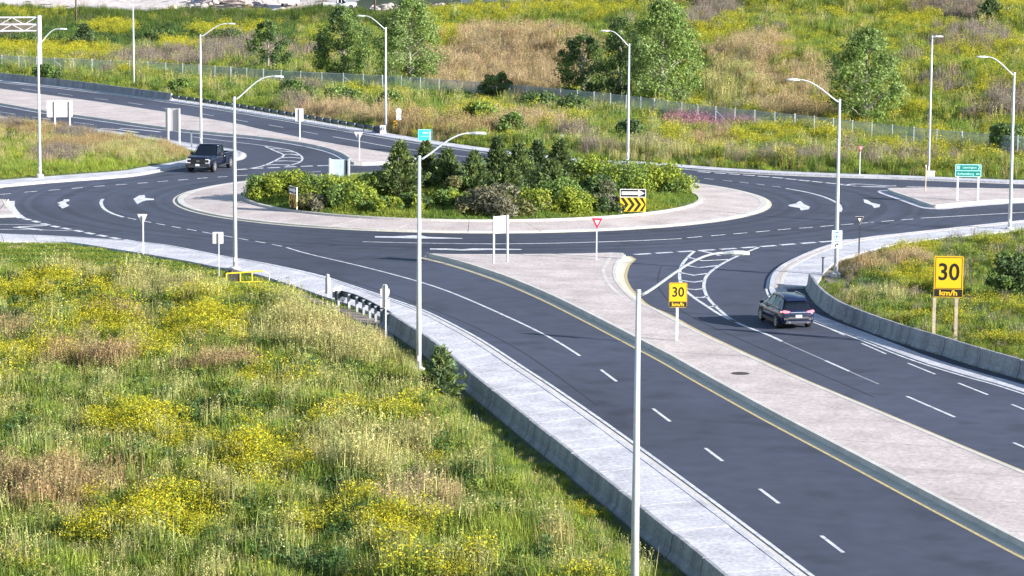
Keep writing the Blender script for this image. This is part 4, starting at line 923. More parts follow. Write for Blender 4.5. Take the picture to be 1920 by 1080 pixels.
def quadp(pts, name, m, parent, t=.012, out=None):
    """thin solid patch through 3D corner points, pushed out along its normal"""
    P = [Vector(p) for p in pts]; n = (P[1] - P[0]).cross(P[2] - P[0]).normalized()
    if out is not None and n.dot(Vector(out)) < 0: P = P[::-1]; n = -n
    k = len(P); vs = [tuple(p) for p in P] + [tuple(p + n * t) for p in P]
    return MB().add(vs, [tuple(range(k))[::-1], tuple(range(k, 2 * k))] + [(i, (i + 1) % k, k + (i + 1) % k, k + i) for i in range(k)]).build(name, m, parent)

def make_suv(loc, rz, label):
    r = empty('suv', loc, rz); tag(r, label, 'car')
    st = [(-2.30, .76, .50, .88), (-2.26, .84, .40, .96), (-2.10, .905, .30, 1.03), (-1.6, .925, .25, 1.06), (-.5, .93, .24, 1.04), (.8, .925, .24, 1.01), (1.35, .915, .25, .98), (1.9, .885, .27, .90), (2.18, .80, .32, .78), (2.30, .66, .40, .66)]
    b = MB().loft([ring_body(*s) for s in st]).build('body', 'car_navy', r, smooth=True, fix=True)
    cb = [(-2.18, .80, 1.0, .76, 1.04, .0), (-2.0, .84, 1.02, .70, 1.27, .02), (-1.76, .86, 1.03, .63, 1.50, .03), (-1.40, .875, 1.03, .60, 1.60, .05), (-.4, .885, 1.02, .62, 1.645, .05), (.3, .885, 1.0, .61, 1.61, .05), (.62, .88, 1.0, .61, 1.50, .03), (1.0, .86, .99, .70, 1.23, .02), (1.36, .84, .97, .80, 1.0, .0)]
    g = MB().loft([ring_cab(*c) for c in cb]).build('cabin_glass', 'car_glass', r, smooth=False, fix=True)
    rf = [(-1.90, .64, 1.485), (-1.66, .65, 1.57), (-1.35, .645, 1.63), (-.4, .66, 1.675), (.25, .645, 1.64), (.46, .61, 1.575)]
    MB().loft([[(x, -w, z - .05), (x, -w * .9, z), (x, 0, z + .035), (x, w * .9, z), (x, w, z - .05), (x, 0, z - .03)] for x, w, z in rf]).build('roof', 'car_navy', r, smooth=True, fix=True)
    for s in (-1, 1):
        for (xb, xt, wd) in ((.56, .30, .09), (-.35, -.38, .10), (-1.25, -1.35, .12), (1.30, .50, .10)):
            quadp([(xb - wd / 2, s * .892, 1.0), (xb + wd / 2, s * .892, 1.0), (xt + wd / 2, s * .63, 1.60), (xt - wd / 2, s * .63, 1.60)], 'pillar', 'car_navy', r, .014, (0, s, .3))
        quadp([(-2.10, s * .83, 1.03), (-1.62, s * .89, 1.03), (-1.45, s * .63, 1.58), (-1.80, s * .645, 1.50)], 'rear_pillar', 'car_navy', r, .014, (0, s, .3))
        quadp([(-1.6, s * .895, 1.035), (1.2, s * .885, 1.0), (1.2, s * .885, 1.03), (-1.6, s * .895, 1.065)], 'window_trim', 'chrome', r, .012, (0, s, 0))
        MB().tube([(-1.5, s * .58, 1.64), (-1.3, s * .58, 1.70), (0, s * .59, 1.73), (.25, s * .58, 1.66)], .022, 6).build('roof_rail', 'chrome', r)
        for x in (-1.32, 1.42):
            wheel(r, x, s * .83, .36, .235, s); arch(r, x, .925, .36, s)
        MB().box((0, s * .93, .33), (1.9, .03, .16)).build('sill', 'car_trim', r)
        mr_ = MB().box((.98, s * 1.02, 1.08), (.14, .2, .16)).build('mirror', 'car_navy', r, bevel=.03)
        for x in (.35, -.65): MB().box((x, s * .945, .90), (.2, .025, .03)).build('door_handle', 'chrome', r)
        quadp([(-2.315, s * .50, .90), (-2.30, s * .80, .90), (-2.24, s * .865, .98), (-2.25, s * .80, 1.03), (-2.29, s * .45, .97)], 'tail_light', 'tail_lamp', r, .03, (-1, 0, 0))
        quadp([(-2.05, s * .905, .90), (-2.24, s * .865, .92), (-2.24, s * .85, 1.0), (-2.06, s * .895, .99)], 'side_lamp', 'tail_lamp', r, .02, (0, s, 0))
        quadp([(-2.32, s * .55, .52), (-2.30, s * .78, .55), (-2.30, s * .78, .66), (-2.32, s * .6, .62)], 'reflector', 'chrome', r, .025, (-1, 0, 0))
        quadp([(2.26, s * .40, .70), (2.16, s * .78, .72), (2.12, s * .78, .82), (2.2, s * .42, .78)], 'headlight', 'headlamp', r, .02, (1, 0, 0))
        MB().tube([(-2.34, s * .5, .38), (-2.2, s * .5, .38)], .05, 8).build('exhaust', 'chrome', r)
    quadp([(-2.30, -.74, .56), (-2.30, .74, .56), (-2.33, .72, .72), (-2.33, -.72, .72)], 'bumper', 'car_trim', r, .03, (-1, 0, 0))
    quadp([(-2.345, -.62, .60), (-2.345, .62, .60), (-2.36, .5, .70), (-2.36, -.5, .70)], 'bumper_trim', 'chrome', r, .012, (-1, 0, 0))
    quadp([(-2.28, -.7, .34), (-2.28, .7, .34), (-2.34, .66, .48), (-2.34, -.66, .48)], 'skid_plate', 'chrome', r, .02, (-1, 0, 0))
    quadp([(-2.375, -.17, .66), (-2.375, .17, .66), (-2.375, .17, .80), (-2.375, -.17, .80)], 'number_plate', 'plate', r, .012, (-1, 0, 0))
    quadp([(-2.325, -.45, .90), (-2.325, .45, .90), (-2.31, .45, .94), (-2.31, -.45, .94)], 'tailgate_trim', 'chrome', r, .02, (-1, 0, 0))
    MB().loft([[(-1.99, -.56, 1.48), (-1.99, .56, 1.48), (-1.72, .58, 1.55), (-1.72, -.58, 1.55)], [(-2.0, -.56, 1.51), (-2.0, .56, 1.51), (-1.72, .58, 1.60), (-1.72, -.58, 1.60)]]).build('spoiler', 'car_navy', r, fix=True)
    MB().tube([(-2.12, .0, 1.12), (-2.02, -.35, 1.2)], .012, 5).build('wiper', 'car_trim', r)
    return r

def make_pickup(loc, rz, label, paint='car_black', detail=True):
    r = empty('pickup_truck', loc, rz); tag(r, label, 'truck')
    L = 2.95
    st = [(-.55, .98, .40, 1.16), (.4, .99, .38, 1.17), (1.2, .99, .38, 1.18), (1.5, .99, .40, 1.20), (2.3, .985, .42, 1.18), (2.75, .96, .46, 1.12), (2.90, .92, .52, 1.05)]
    MB().loft([ring_body(*s) for s in st]).build('body', paint, r, smooth=True, fix=True)
    cb = [(-.58, .93, 1.14, .78, 1.62), (-.50, .94, 1.14, .77, 1.85), (-.3, .945, 1.14, .77, 1.90), (.3, .95, 1.14, .78, 1.92), (.62, .95, 1.14, .76, 1.84), (1.0, .94, 1.15, .82, 1.52), (1.38, .93, 1.16, .90, 1.20)]
    MB().loft([ring_cab(*c) for c in cb]).build('cabin_glass', 'car_glass', r, fix=True)
    rf = [(-.56, .80, 1.86), (-.3, .81, 1.935), (.3, .81, 1.955), (.58, .78, 1.90)]
    MB().loft([[(x, -w, z - .06), (x, -w * .88, z), (x, 0, z + .02), (x, w * .88, z), (x, w, z - .06), (x, 0, z - .03)] for x, w, z in rf]).build('roof', paint, r, smooth=True, fix=True)
    # open bed
    bed = empty('bed', (0, 0, 0)); bed.parent = r
    for s in (-1, 1):
        MB().loft([ring for ring in ([(x, s * .84, .52), (x, s * .99, .50), (x, s * .995, .9), (x, s * .97, 1.22), (x, s * .86, 1.24), (x, s * .84, 1.15)] for x in (-2.88, -2.6, -1.6, -.6))]).build('bed_side', paint, r, fix=True)
        for x in (-1.78, 1.98):
            wheel(r, x, s * .87, .42, .29, s); arch(r, x, .99, .42, s, paint)
        quadp([(-.42, s * .945, 1.16), (-.20, s * .95, 1.16), (-.22, s * .785, 1.86), (-.5, s * .78, 1.84)], 'pillar', paint, r, .014, (0, s, .3))
        quadp([(.30, s * .955, 1.16), (.40, s * .955, 1.16), (.36, s * .78, 1.88), (.27, s * .785, 1.88)], 'pillar', paint, r, .014, (0, s, .3))
        quadp([(1.22, s * .945, 1.18), (1.36, s * .93, 1.20), (.66, s * .77, 1.87), (.54, s * .775, 1.88)], 'pillar', paint, r, .014, (0, s, .3))
        mi = MB().box((1.02, s * 1.13, 1.30), (.16, .24, .26)).build('mirror', 'car_trim', r, bevel=.04)
        MB().box((.1, s * 1.0, .42), (2.2, .16, .06)).build('running_board', 'car_trim', r)
        for x in (.2, -.45): MB().box((x, s * 1.0, 1.02), (.22, .03, .04)).build('door_handle', 'chrome', r)
        if detail:
            h = quadp([(2.93, s * .56, .74), (2.93, s * .90, .74), (2.90, s * .92, 1.06), (2.92, s * .56, 1.06)], 'headlight', 'car_trim', r, .03, (1, 0, 0))
            for pts in ([(2.965, s * .58, .98), (2.965, s * .90, .98), (2.96, s * .90, 1.05), (2.96, s * .58, 1.05)], [(2.965, s * .84, .76), (2.965, s * .91, .76), (2.965, s * .91, .98), (2.965, s * .84, .98)], [(2.965, s * .58, .72), (2.965, s * .91, .72), (2.965, s * .91, .78), (2.965, s * .58, .78)]):
                quadp(pts, 'lamp_strip', 'headlamp', h, .015, (1, 0, 0))
        quadp([(-2.90, s * .82, .85), (-2.90, s * .98, .85), (-2.90, s * .98, 1.15), (-2.90, s * .82, 1.15)], 'tail_light', 'sign_red', r, .02, (-1, 0, 0))
    bpy.data.objects.remove(bed)
    MB().box((-1.75, 0, .62), (2.3, 1.7, .06)).build('bed_floor', 'car_trim', r)
    MB().box((-2.88, 0, .90), (.07, 1.66, .62)).build('tailgate', paint, r, bevel=.02)
    MB().box((-.62, 0, .90), (.05, 1.68, .60)).build('bed_bulkhead', paint, r)
    MB().loft([[(1.36, -.88, 1.19), (1.36, .88, 1.19), (1.36, .86, 1.24), (1.36, -.86, 1.24)], [(2.3, -.9, 1.17), (2.3, .9, 1.17), (2.3, .84, 1.24), (2.3, -.84, 1.24)], [(2.84, -.86, 1.09), (2.84, .86, 1.09), (2.84, .8, 1.16), (2.84, -.8, 1.16)]]).build('hood', paint, r, bevel=.03, fix=True)
    g = MB().box((2.93, 0, .88), (.06, 1.12, .36)).build('grille', 'sign_black', r, bevel=.02)
    for z in (.78, .87, .96): MB().box((2.968, 0, z), (.02, 1.08, .035)).build('grille_bar', 'car_trim', g)
    MB().add([(2.985, .13 * math.cos(a * math.pi / 8), .88 + .055 * math.sin(a * math.pi / 8)) for a in range(16)] + [(2.96, .14 * math.cos(a * math.pi / 8), .88 + .06 * math.sin(a * math.pi / 8)) for a in range(16)], [tuple(range(16))] + [(k, 16 + k, 16 + (k + 1) % 16, (k + 1) % 16) for k in range(16)]).build('emblem', 'chrome', g, fix=True)
    bmp = MB().box((2.98, 0, .56), (.2, 1.9, .26)).build('bumper', 'car_trim', r, bevel=.05)
    MB().box((3.085, 0, .60), (.012, .32, .16)).build('number_plate', 'plate', bmp)
    MB().box((3.05, 0, .45), (.1, 1.5, .035)).build('lip', 'chrome', bmp)
    MB().box((-2.98, 0, .55), (.18, 1.9, .2)).build('rear_bumper', 'chrome' if paint != 'car_black' else 'car_trim', r, bevel=.04)
    return r
pa, pb = G(1455, 613), G(1517, 615); mxx, myy = (pa[0] + pb[0]) / 2, (pa[1] + pb[1]) / 2
hd = math.radians(90 + 12)
make_suv((mxx + 1.32 * math.cos(hd), myy + 1.32 * math.sin(hd), 0.012), hd, 'dark navy SUV seen from behind, driving past the curved barrier')
fx_, fy_ = G(400, 323); hd = math.atan2(-.975, -.22)
k_ = 1.1; pk = make_pickup((fx_ - k_ * (1.98 * math.cos(hd) - .87 * math.sin(hd)), fy_ - k_ * (1.98 * math.sin(hd) + .87 * math.cos(hd)), 0.012), hd, 'black pickup truck with chrome lamp strips coming round the left corner'); pk.scale = (k_, k_, k_)
x, y, z = GT(638, 20)
make_pickup((x, y, z + .2), math.radians(-4), 'distant white pickup truck parked on the gravel yard', 'car_white', detail=False)
# things on the far yard
x, y, z = GT(543, 14)
r = empty('box_trailer', (x, y, z + .15)); tag(r, 'white box trailer parked left of the distant white pickup', 'trailer')
MB().box((0, 0, 1.9), (3.2, 5.5, 2.4)).build('body', 'shed_wall', r, bevel=.05); MB().box((0, -2.77, 1.9), (2.8, .04, 2.1)).build('rear_door', 'car_white', r)
for s in (-1, 1): MB().tube([(s * 1.35 - .12, -1, .4), (s * 1.35 + .12, -1, .4)], .4, 14).build('wheel', 'rubber', r)
for i, (u, v, w, lab) in enumerate(((895, 6, 5.2, 'white site cabin at the left end of the far row'), (940, 4, 5.0, 'white site cabin in the middle of the far row'), (985, 3, 5.4, 'white site cabin at the right end of the far row'))):
    x, y, z = GT(u, v)
    r = empty('site_cabin', (x, y, z)); tag(r, lab, 'cabin', 'site cabins in a row at the far yard')
    MB().box((0, 0, 1.35), (w, 2.6, 2.7)).build('wall', 'shed_wall', r); MB().box((0, 0, 2.8), (w + .3, 2.9, .2)).build('roof', 'shed_roof', r)
    for k in (-1.3, 1.3): MB().box((k, -1.31, 1.6), (.9, .05, .8)).build('window', 'car_glass', r)
    MB().box((0, -1.31, 1.1), (.85, .05, 2.0)).build('door', 'rail_steel', r)
def rocks(name, label, pts, size, m='rubble'):
    mb = MB()
    for (x, y, z) in pts:
        s = size * random.uniform(.5, 1.4); M = Matrix.Translation((x, y, z)) @ Matrix.Rotation(random.uniform(0, 6), 4, 'Z') @ Matrix.Rotation(random.uniform(-.6, .6), 4, 'X')
        rg = [[(s * q * math.cos(a * math.pi / 3) * random.uniform(.7, 1.2), s * q * math.sin(a * math.pi / 3) * random.uniform(.7, 1.2), s * h) for a in range(6)] for q, h in ((.9, -.4), (1, .1), (.5, .55))]
        mb.loft([[tuple(M @ Vector(p)) for p in g] for g in rg])
    o = mb.build(name, m, fix=True); tag(o, label, 'rubble', kind='stuff'); return o
pts = []
for k in range(240):
    u, v = random.gauss(430, 40), random.uniform(0, 20); q = GT(u, v); pts.append((q[0], q[1], q[2] + .2 + max(0, 2.2 * math.exp(-((u - 430) / 40) ** 2))))
for k in range(90):
    u, v = random.gauss(868, 22), random.uniform(14, 23); q = GT(u, v); pts.append((q[0], q[1], q[2] + .3))
for k in range(60):
    u, v = random.uniform(700, 800), random.uniform(16, 26); q = GT(u, v); pts.append((q[0], q[1], q[2] + .3))
rocks('rubble', 'heaps of broken pale rubble at the edge of the far yard', pts, .7)

# ------------------------------------------------------------------ foliage
def leaf_quads(cent, nrm, size, aspect=1.6, jitter=.9):
    """many small leaf faces: arrays of centres and preferred normals"""
    n = len(cent); nr = nrm + rng.normal(0, jitter, (n, 3)); nr /= np.linalg.norm(nr, axis=1)[:, None] + 1e-9
    t = rng.normal(0, 1, (n, 3)); t -= nr * (t * nr).sum(1)[:, None]; t /= np.linalg.norm(t, axis=1)[:, None] + 1e-9
    b = np.cross(nr, t); s = (size * rng.uniform(.6, 1.35, n))[:, None]
    return np.stack([cent - t * s * aspect / 2, cent + b * s * .5, cent + t * s * aspect / 2, cent - b * s * .5], 1)
def quads_obj(Q, name, materials, parent, mi=None):
    n = len(Q); me = bpy.data.meshes.new(name); k = Q.shape[1]
    me.vertices.add(n * k); me.vertices.foreach_set('co', Q.reshape(-1).astype(np.float32))
    me.loops.add(n * k); me.loops.foreach_set('vertex_index', np.arange(n * k, dtype=np.int32))
    me.polygons.add(n); me.polygons.foreach_set('loop_start', np.arange(0, n * k, k, dtype=np.int32)); me.polygons.foreach_set('loop_total', np.full(n, k, dtype=np.int32))
    for m in materials: me.materials.append(MATS[m])
    if mi is not None: me.polygons.foreach_set('material_index', mi.astype(np.int32))
    me.update(calc_edges=True); o = bpy.data.objects.new(name, me); COL.objects.link(o)
    if parent: o.parent = parent
    return o
def unit(n):
    d = rng.normal(0, 1, (n, 3)); return d / np.linalg.norm(d, axis=1)[:, None]
def tree(u, v, top_v, w_px, label, mats, name='tree', pos=None, leaves=5200, leaf=.165, base_frac=.12, lean=0.0, shape='poplar', bark='bark_pale', clumps=70, group=None):
    x, y, z = pos or GT(u, v); h = z_at(x, y, top_v) - z; R = w_px / scale_at(x, y) / 2
    r = empty(name, (x, y, z)); tag(r, label, 'tree', group)
    tr = MB(); tr.tube([(0, 0, -.2), (lean * .3, 0, h * .35), (lean * .7, .1, h * .7), (lean, 0, h * .95)], [h * .016 + .05, h * .013 + .03, h * .008 + .02, .015], 8)
    C = []; rad = []
    for k in range(clumps):
        f = base_frac + (1 - base_frac) * ((k + rng.uniform(0, 1)) / clumps) ** .9
        if shape == 'poplar': env = (math.sin(math.pi * min(1, (f - base_frac) / (1 - base_frac)) ** .75) ** .6) * .98 + .05
        elif shape == 'round': env = math.sqrt(max(.02, 1 - ((f - .55) / .5) ** 2))
        else: env = 1 - f * .85
        a = rng.uniform(0, 2 * math.pi); q = R * env * rng.uniform(.25, 1.0) ** .55
        c = (q * math.cos(a) + lean * f, q * math.sin(a), h * f * .985); C.append(c); rad.append(R * rng.uniform(.13, .36) * (.6 + .4 * env) + .1)
        if k % 2 == 0: tr.tube([(lean * f * .8, 0, max(.2, h * f - q * .7)), ((c[0] + lean * f) / 2, c[1] / 2, h * f - q * .25), c], [.06, .035, .012], 5, cap=False)
    tr.build('trunk', bark, r)
    C = np.array(C); rad = np.array(rad); n = int(leaves * 1.5); ci = rng.integers(0, clumps, n); d = unit(n); rr = rng.uniform(0, 1, n) ** .45
    P = C[ci] + d * (rad[ci] * rr)[:, None] * np.array([1, 1, .85]); out = P - np.array([0, 0, h * .5]); out[:, 2] *= .4; out /= np.linalg.norm(out, axis=1)[:, None] + 1e-9
    mi = (rng.uniform(0, 1, clumps)[ci] * len(mats)).astype(int)
    quads_obj(leaf_quads(P, out * .5 + d * .6 + np.array([0, 0, .4]), leaf), 'crown', mats, r, mi); return r
def conifer(pos, h, R, label, mats, name='juniper_tree', n=2600, spray=.34, droop=.0, group=None, cat='tree'):
    r = empty(name, pos); tag(r, label, cat, group)
    MB().tube([(0, 0, -.2), (0, 0, h * .97)], [h * .022 + .03, .012], 7).build('trunk', 'bark', r)
    nb_ = max(40, int(n / 22)); Q = []; mi = []
    br_ = MB()
    for k in range(nb_):
        f = ((k + .5) / nb_) ** 1.15 * .97 + .02; a = k * 2.399 + rng.uniform(-.4, .4); env = (1 - f) ** 1.05 * (.85 + .3 * math.sin(k * 1.7)) * (min(1, f * 6 + .55))
        Lb = R * env * rng.uniform(.75, 1.2) + .1; up = .55 - droop + .35 * f
        d = np.array([math.cos(a), math.sin(a), up * .75]); d /= np.linalg.norm(d); b0 = np.array([0, 0, h * f * .93])
        if k % 3 == 0: br_.tube([tuple(b0), tuple(b0 + d * Lb * .85)], [.03, .008], 4, cap=False)
        m = max(6, int(n / nb_ * (.5 + env))); t = rng.uniform(.15, 1, m) ** .6
        P = b0 + d * (t * Lb)[:, None] + rng.normal(0, .05 + .07 * R, (m, 3)) * (1.1 - t)[:, None]
        ax = d + rng.normal(0, .45, (m, 3)) + np.array([0, 0, .25 - droop]); ax /= np.linalg.norm(ax, axis=1)[:, None]
        s = np.cross(ax, rng.normal(0, 1, (m, 3))); s /= np.linalg.norm(s, axis=1)[:, None] + 1e-9
        ln = (spray * rng.uniform(.6, 1.3, m))[:, None]
        Q.append(np.stack([P - s * ln * .06, P + ax * ln * .45 - s * ln * .17, P + ax * ln, P + ax * ln * .45 + s * ln * .17], 1)); mi.append(np.full(m, int(rng.integers(0, len(mats)))))
    br_.build('branches', 'bark', r)
    quads_obj(np.concatenate(Q), 'foliage', mats, r, np.concatenate(mi)); return r
def shrub(pos, w, h, label, mats, n=2200, leaf=.16, name='shrub', twigs=False, group=None, lobes=16, depth=None, cat='shrub'):
    r = empty(name, pos); tag(r, label, cat, group); dp = depth or w
    st = MB(); C = []; rad = []
    for k in range(lobes):
        a = rng.uniform(0, 2 * math.pi); e = rng.uniform(.05, 1.0); q = math.sqrt(1 - e * e * .9) * rng.uniform(.4, .95)
        c = (w / 2 * q * math.cos(a) * .8, dp / 2 * q * math.sin(a) * .8, h * (.14 + .68 * e)); C.append(c); rad.append(rng.uniform(.15, .27) * min(w, 2.2 * h) * .75 + .1)
        st.tube([(rng.normal(0, w * .07), rng.normal(0, w * .07), -.1), (c[0] * .6, c[1] * .6, c[2] * .5), c], [.035, .022, .008], 4, cap=False)
    st.build('stems', 'bark', r)
    C = np.array(C); rad = np.array(rad); ci = rng.integers(0, lobes, n); d = unit(n); P = C[ci] + d * (rad[ci] * rng.uniform(.35, 1, n) ** .5)[:, None] * np.array([1, 1, .8]); P[:, 2] = np.maximum(P[:, 2], rng.uniform(.02, .2, n))
    mi = (rng.uniform(0, 1, lobes)[ci] * len(mats)).astype(int)
    quads_obj(leaf_quads(P, d * .7 + np.array([0, 0, .6]), leaf, 1.7 if not twigs else 3.2), 'foliage', mats, r, mi); return r

LB, LM, LD, LL, LO = 'leaf_bright', 'leaf_mid', 'leaf_dark', 'leaf_lime', 'leaf_olive'
tree(503, 142, 38, 78, 'young leafy tree behind the lamp by the yellow frame', [LM, LB, LD], leaves=4600, clumps=60, base_frac=.05)
tree(645, 160, 14, 112, 'left of the two tall poplars behind the guide rail, darker green', [LD, LM, LB], leaves=8200, clumps=85, base_frac=.04)
tree(768, 170, -4, 134, 'tall pale green poplar right of the lamp at the guide rail end', ['leaf_pale', LB, LM], leaves=11000, clumps=120, base_frac=.02)
tree(1092, 196, 68, 98, 'dark rounded tree, leftmost of the clump in the middle meadow', [LD, LD, LM], leaves=5600, clumps=60, shape='round', base_frac=.06)
tree(1163, 200, 33, 88, 'dark slim tree in the middle of the meadow clump', [LD, LM], leaves=5200, clumps=70, base_frac=.05)
tree(1240, 208, 0, 140, 'tallest bright green poplar in the middle of the meadow', [LB, 'leaf_pale', LB], leaves=12500, clumps=125, base_frac=.03, leaf=.17)
tree(1622, 240, 55, 135, 'pale green poplar behind the lamp with the parking sign', ['leaf_pale', LB, LM], leaves=7800, clumps=95, base_frac=.03)
tree(1893, 574, 478, 84, 'small dark tree growing right of the large yellow 30 km/h sign', [LD, LD, LM], leaves=3600, clumps=46, shape='round', leaf=.12, base_frac=.2, bark='bark')
tree(928, 196, 138, 62, 'low dark tree at the fence left of the meadow clump', [LD, LM], leaves=2600, clumps=36, shape='round', base_frac=.05)
x, y, z = GT(1857, 46); conifer((x, y, z), z_at(x, y, -6) - z, 2.4, 'lone blue green conifer high on the hill at the top right', ['needle_blue', 'needle_dark'], 'conifer_tree', 3000, .42)
x, y, z = GT(826, 752); conifer((x, y, z), z_at(x, y, 648) - z, 1.15, 'young conifer in the weeds against the near concrete barrier', ['needle_green', 'needle_blue'], 'conifer_tree', 2600, .26)
x, y, z = GT(158, 98); conifer((x, y, z), z_at(x, y, 42) - z, 2.6, 'dark spreading conifer in the field right of the gantry', ['needle_dark', 'needle_blue'], 'conifer_tree', 2600, .45, droop=.2)
# junipers of the central island
J = [(751, 371, 262, 84, 'leftmost island juniper, broad and bright, left of the tall near lamp', ['needle_green', 'needle_green', 'needle_dark']),
     (798, 352, 263, 62, 'island juniper behind the near lamp, below the turquoise sign', ['needle_dark', 'needle_green']),
     (838, 356, 278, 66, 'island juniper just right of the near lamp pole', ['needle_green', 'needle_blue']),
     (889, 362, 283, 62, 'small island juniper beside the near lamp head', ['needle_blue', 'needle_green']),
     (932, 348, 254, 54, 'slim dark juniper at the back left of the central group', ['needle_dark', 'needle_dark', 'needle_green']),
     (973, 356, 266, 62, 'middle juniper of the central group', ['needle_green', 'needle_dark']),
     (1008, 347, 261, 56, 'dark juniper at the back middle of the central group', ['needle_dark', 'needle_blue']),
     (1050, 348, 259, 58, 'tallest dark juniper at the right of the central group', ['needle_dark', 'needle_green']),
     (1033, 374, 300, 78, 'wide low juniper in front at the right of the central group', ['needle_green', 'needle_blue', 'needle_green']),
     (951, 376, 308, 76, 'wide low juniper in front at the left of the central group', ['needle_dark', 'needle_green'])]
for (u, v, tv, w, lab, ms) in J:
    x, y, z = GI(u, v); conifer((x, y, z), z_at(x, y, tv) - z, w / scale_at(x, y) / 2 * 1.35, lab, ms, n=4400, spray=.34, group='junipers on the central island')
S = [(500, 371, 100, 334, 'lime green shrub at the left tip of the island', [LL, LM, LL], 0),
     (548, 366, 120, 320, 'largest lime green mound at the left of the island', [LL, LL, LM], 0),
     (615, 378, 116, 334, 'lime green shrub right of the side on chevron board', [LL, LM, LL], 0),
     (662, 390, 92, 347, 'lime green shrub at the right end of the left mound', [LL, LL, LB], 0),
     (590, 392, 80, 368, 'low brownish shrub in front of the left mound', ['twig_mauve', LO, LM], 1),
     (712, 368, 70, 326, 'dark shrub left of the leftmost juniper', [LD, LM, LD], 0),
     (865, 372, 70, 330, 'olive shrub between the small junipers', [LO, LM], 0),
     (926, 402, 132, 354, 'greyish mauve twiggy shrub at the front of the island', ['twig_mauve', 'twig_mauve', LO], 1),
     (998, 399, 78, 357, 'olive shrub between the mauve shrub and the round lime one', [LO, LM, LL], 0),
     (1076, 399, 80, 357, 'round lime shrub in front of the central junipers', [LL, LM, LL], 0),
     (1136, 396, 62, 366, 'low dark twiggy shrub left of the facing chevron board', ['twig_mauve', LD], 1),
     (1110, 350, 96, 297, 'yellow green shrub right of the tallest juniper', [LL, LB, LL], 0),
     (1172, 362, 110, 306, 'tall green shrub above the facing chevron board', [LM, LL, LB], 0),
     (1232, 362, 118, 308, 'broad lime shrub at the right back of the island', [LL, LM, LL], 0),
     (1262, 366, 66, 322, 'rightmost lime shrub of the island', [LL, LM], 0),
     (715, 396, 90, 372, 'low green ground cover shrub left of the near lamp pole', [LM, LL], 0), (775, 391, 80, 366, 'low green ground cover under the leftmost juniper', [LM, LD, LL], 0), (838, 386, 90, 358, 'low spreading green shrub right of the near lamp pole', [LM, LL], 0), (690, 372, 70, 336, 'green shrub below the pale board at the back left', [LM, LL], 0), (1050, 385, 90, 340, 'green shrub behind the round lime one', [LM, LB], 0),
     (1120, 376, 70, 336, 'dark twiggy shrub in the hollow right of the junipers', ['twig_mauve', LD, LM], 1)]
for (u, v, w, tv, lab, ms, tw) in S:
    x, y, z = GI(u, v); ww = w / scale_at(x, y)
    shrub((x, y, z), ww * 1.3, (z_at(x, y, tv) - z) * 1.08, lab, ms, n=5200 if ww > 3.4 else 3200, leaf=.12, twigs=bool(tw), group='shrubs on the central island', lobes=30 if ww > 3.4 else 18, depth=ww * 1.1)
B = [(60, 98, 130, 62, 'dark shrub mass at the far left behind the gantry post', [LD, LM]), (300, 92, 120, 55, 'wide dark shrub behind the barrier lamp in the left field', [LD, LM]), (425, 90, 100, 52, 'dark shrub between two lamps in the left field', [LD, LM, LD]),
     (90, 158, 70, 118, 'shrub at the foot of the gantry column', [LD, LM]), (340, 178, 70, 150, 'bright shrub at the end of the far barrier', [LB, LM]), (550, 196, 110, 152, 'shrub behind the guide rail below the young tree', [LM, LD]), (640, 205, 130, 165, 'broad shrub behind the guide rail below the darker poplar', [LM, LB, LD]),
     (678, 182, 40, 158, 'small dark bush at the fence below the two poplars', [LD]), (730, 215, 60, 170, 'shrub behind the guide rail lamp', [LM, LD]), (900, 240, 90, 188, 'yellow green shrub behind the near lamp head', [LB, LL]), (960, 262, 70, 208, 'bright shrub just left of the central juniper tops', [LB, LM]),
     (1010, 213, 110, 172, 'dark shrub along the fence left of the dark rounded tree', [LD, LM]), (1080, 222, 90, 178, 'spiky green shrub at the fence below the dark rounded tree', [LM, LD]), (1500, 262, 120, 238, 'low green bush on the fence line right of the mauve flowers', [LM, LB]), (1885, 300, 90, 225, 'dark bush on the fence line behind the rightmost lamp', [LD, LM]), (1180, 268, 70, 225, 'green bush at the back of the lamp behind the island', [LM, LD])]
for (u, v, w, tv, lab, ms) in B:
    x, y, z = GT(u, v); ww = w / scale_at(x, y)
    shrub((x, y, z), ww, z_at(x, y, tv) - z, lab, ms, n=3600, leaf=.19, name='bush', group='bushes beyond the highway', lobes=20, depth=ww * .7, cat='bush')

# ------------------------------------------------------------------ weeds, grass and flowers
def plant_mesh(name, build):
    V, Fc, Mi = [], [], []
    def face(pts, m):
        n = len(V); V.extend([tuple(p) for p in pts]); Fc.append(tuple(range(n, n + len(pts)))); Mi.append(m)
    def blade(x, y, h, w, a, bend, m=0):
        c, s = math.cos(a), math.sin(a); p, q = -s * w / 2, c * w / 2
        b1 = (x + c * bend * .35, y + s * bend * .35, h * .6); tip = (x + c * bend, y + s * bend, h)
        n = len(V); V.extend([(x - p, y - q, -.03), (x + p, y + q, -.03), (b1[0] + p * .8, b1[1] + q * .8, b1[2]), (b1[0] - p * .8, b1[1] - q * .8, b1[2]), tip]); Fc.extend([(n, n + 1, n + 2, n + 3), (n + 3, n + 2, n + 4)]); Mi.extend([m, m])
    def leaf(x, y, z, s, m=0, up=.5):
        d = rng.normal(0, 1, 3); d[2] += up; d /= np.linalg.norm(d); t = np.cross(d, rng.normal(0, 1, 3)); t /= np.linalg.norm(t); b = np.cross(d, t); P = np.array([x, y, z])
        face([P - t * s, P + b * s * .42, P + t * s, P - b * s * .42], m)
    build(blade, leaf)
    me = bpy.data.meshes.new(name); me.from_pydata(V, [], Fc); me.polygons.foreach_set('material_index', Mi); me.update(); return me
U = rng.uniform
def b_grass(blade, leaf):
    for _ in range(60): blade(rng.normal(0, .2), rng.normal(0, .2), U(.35, .95), U(.014, .028), U(0, 6.28), U(.05, .35))
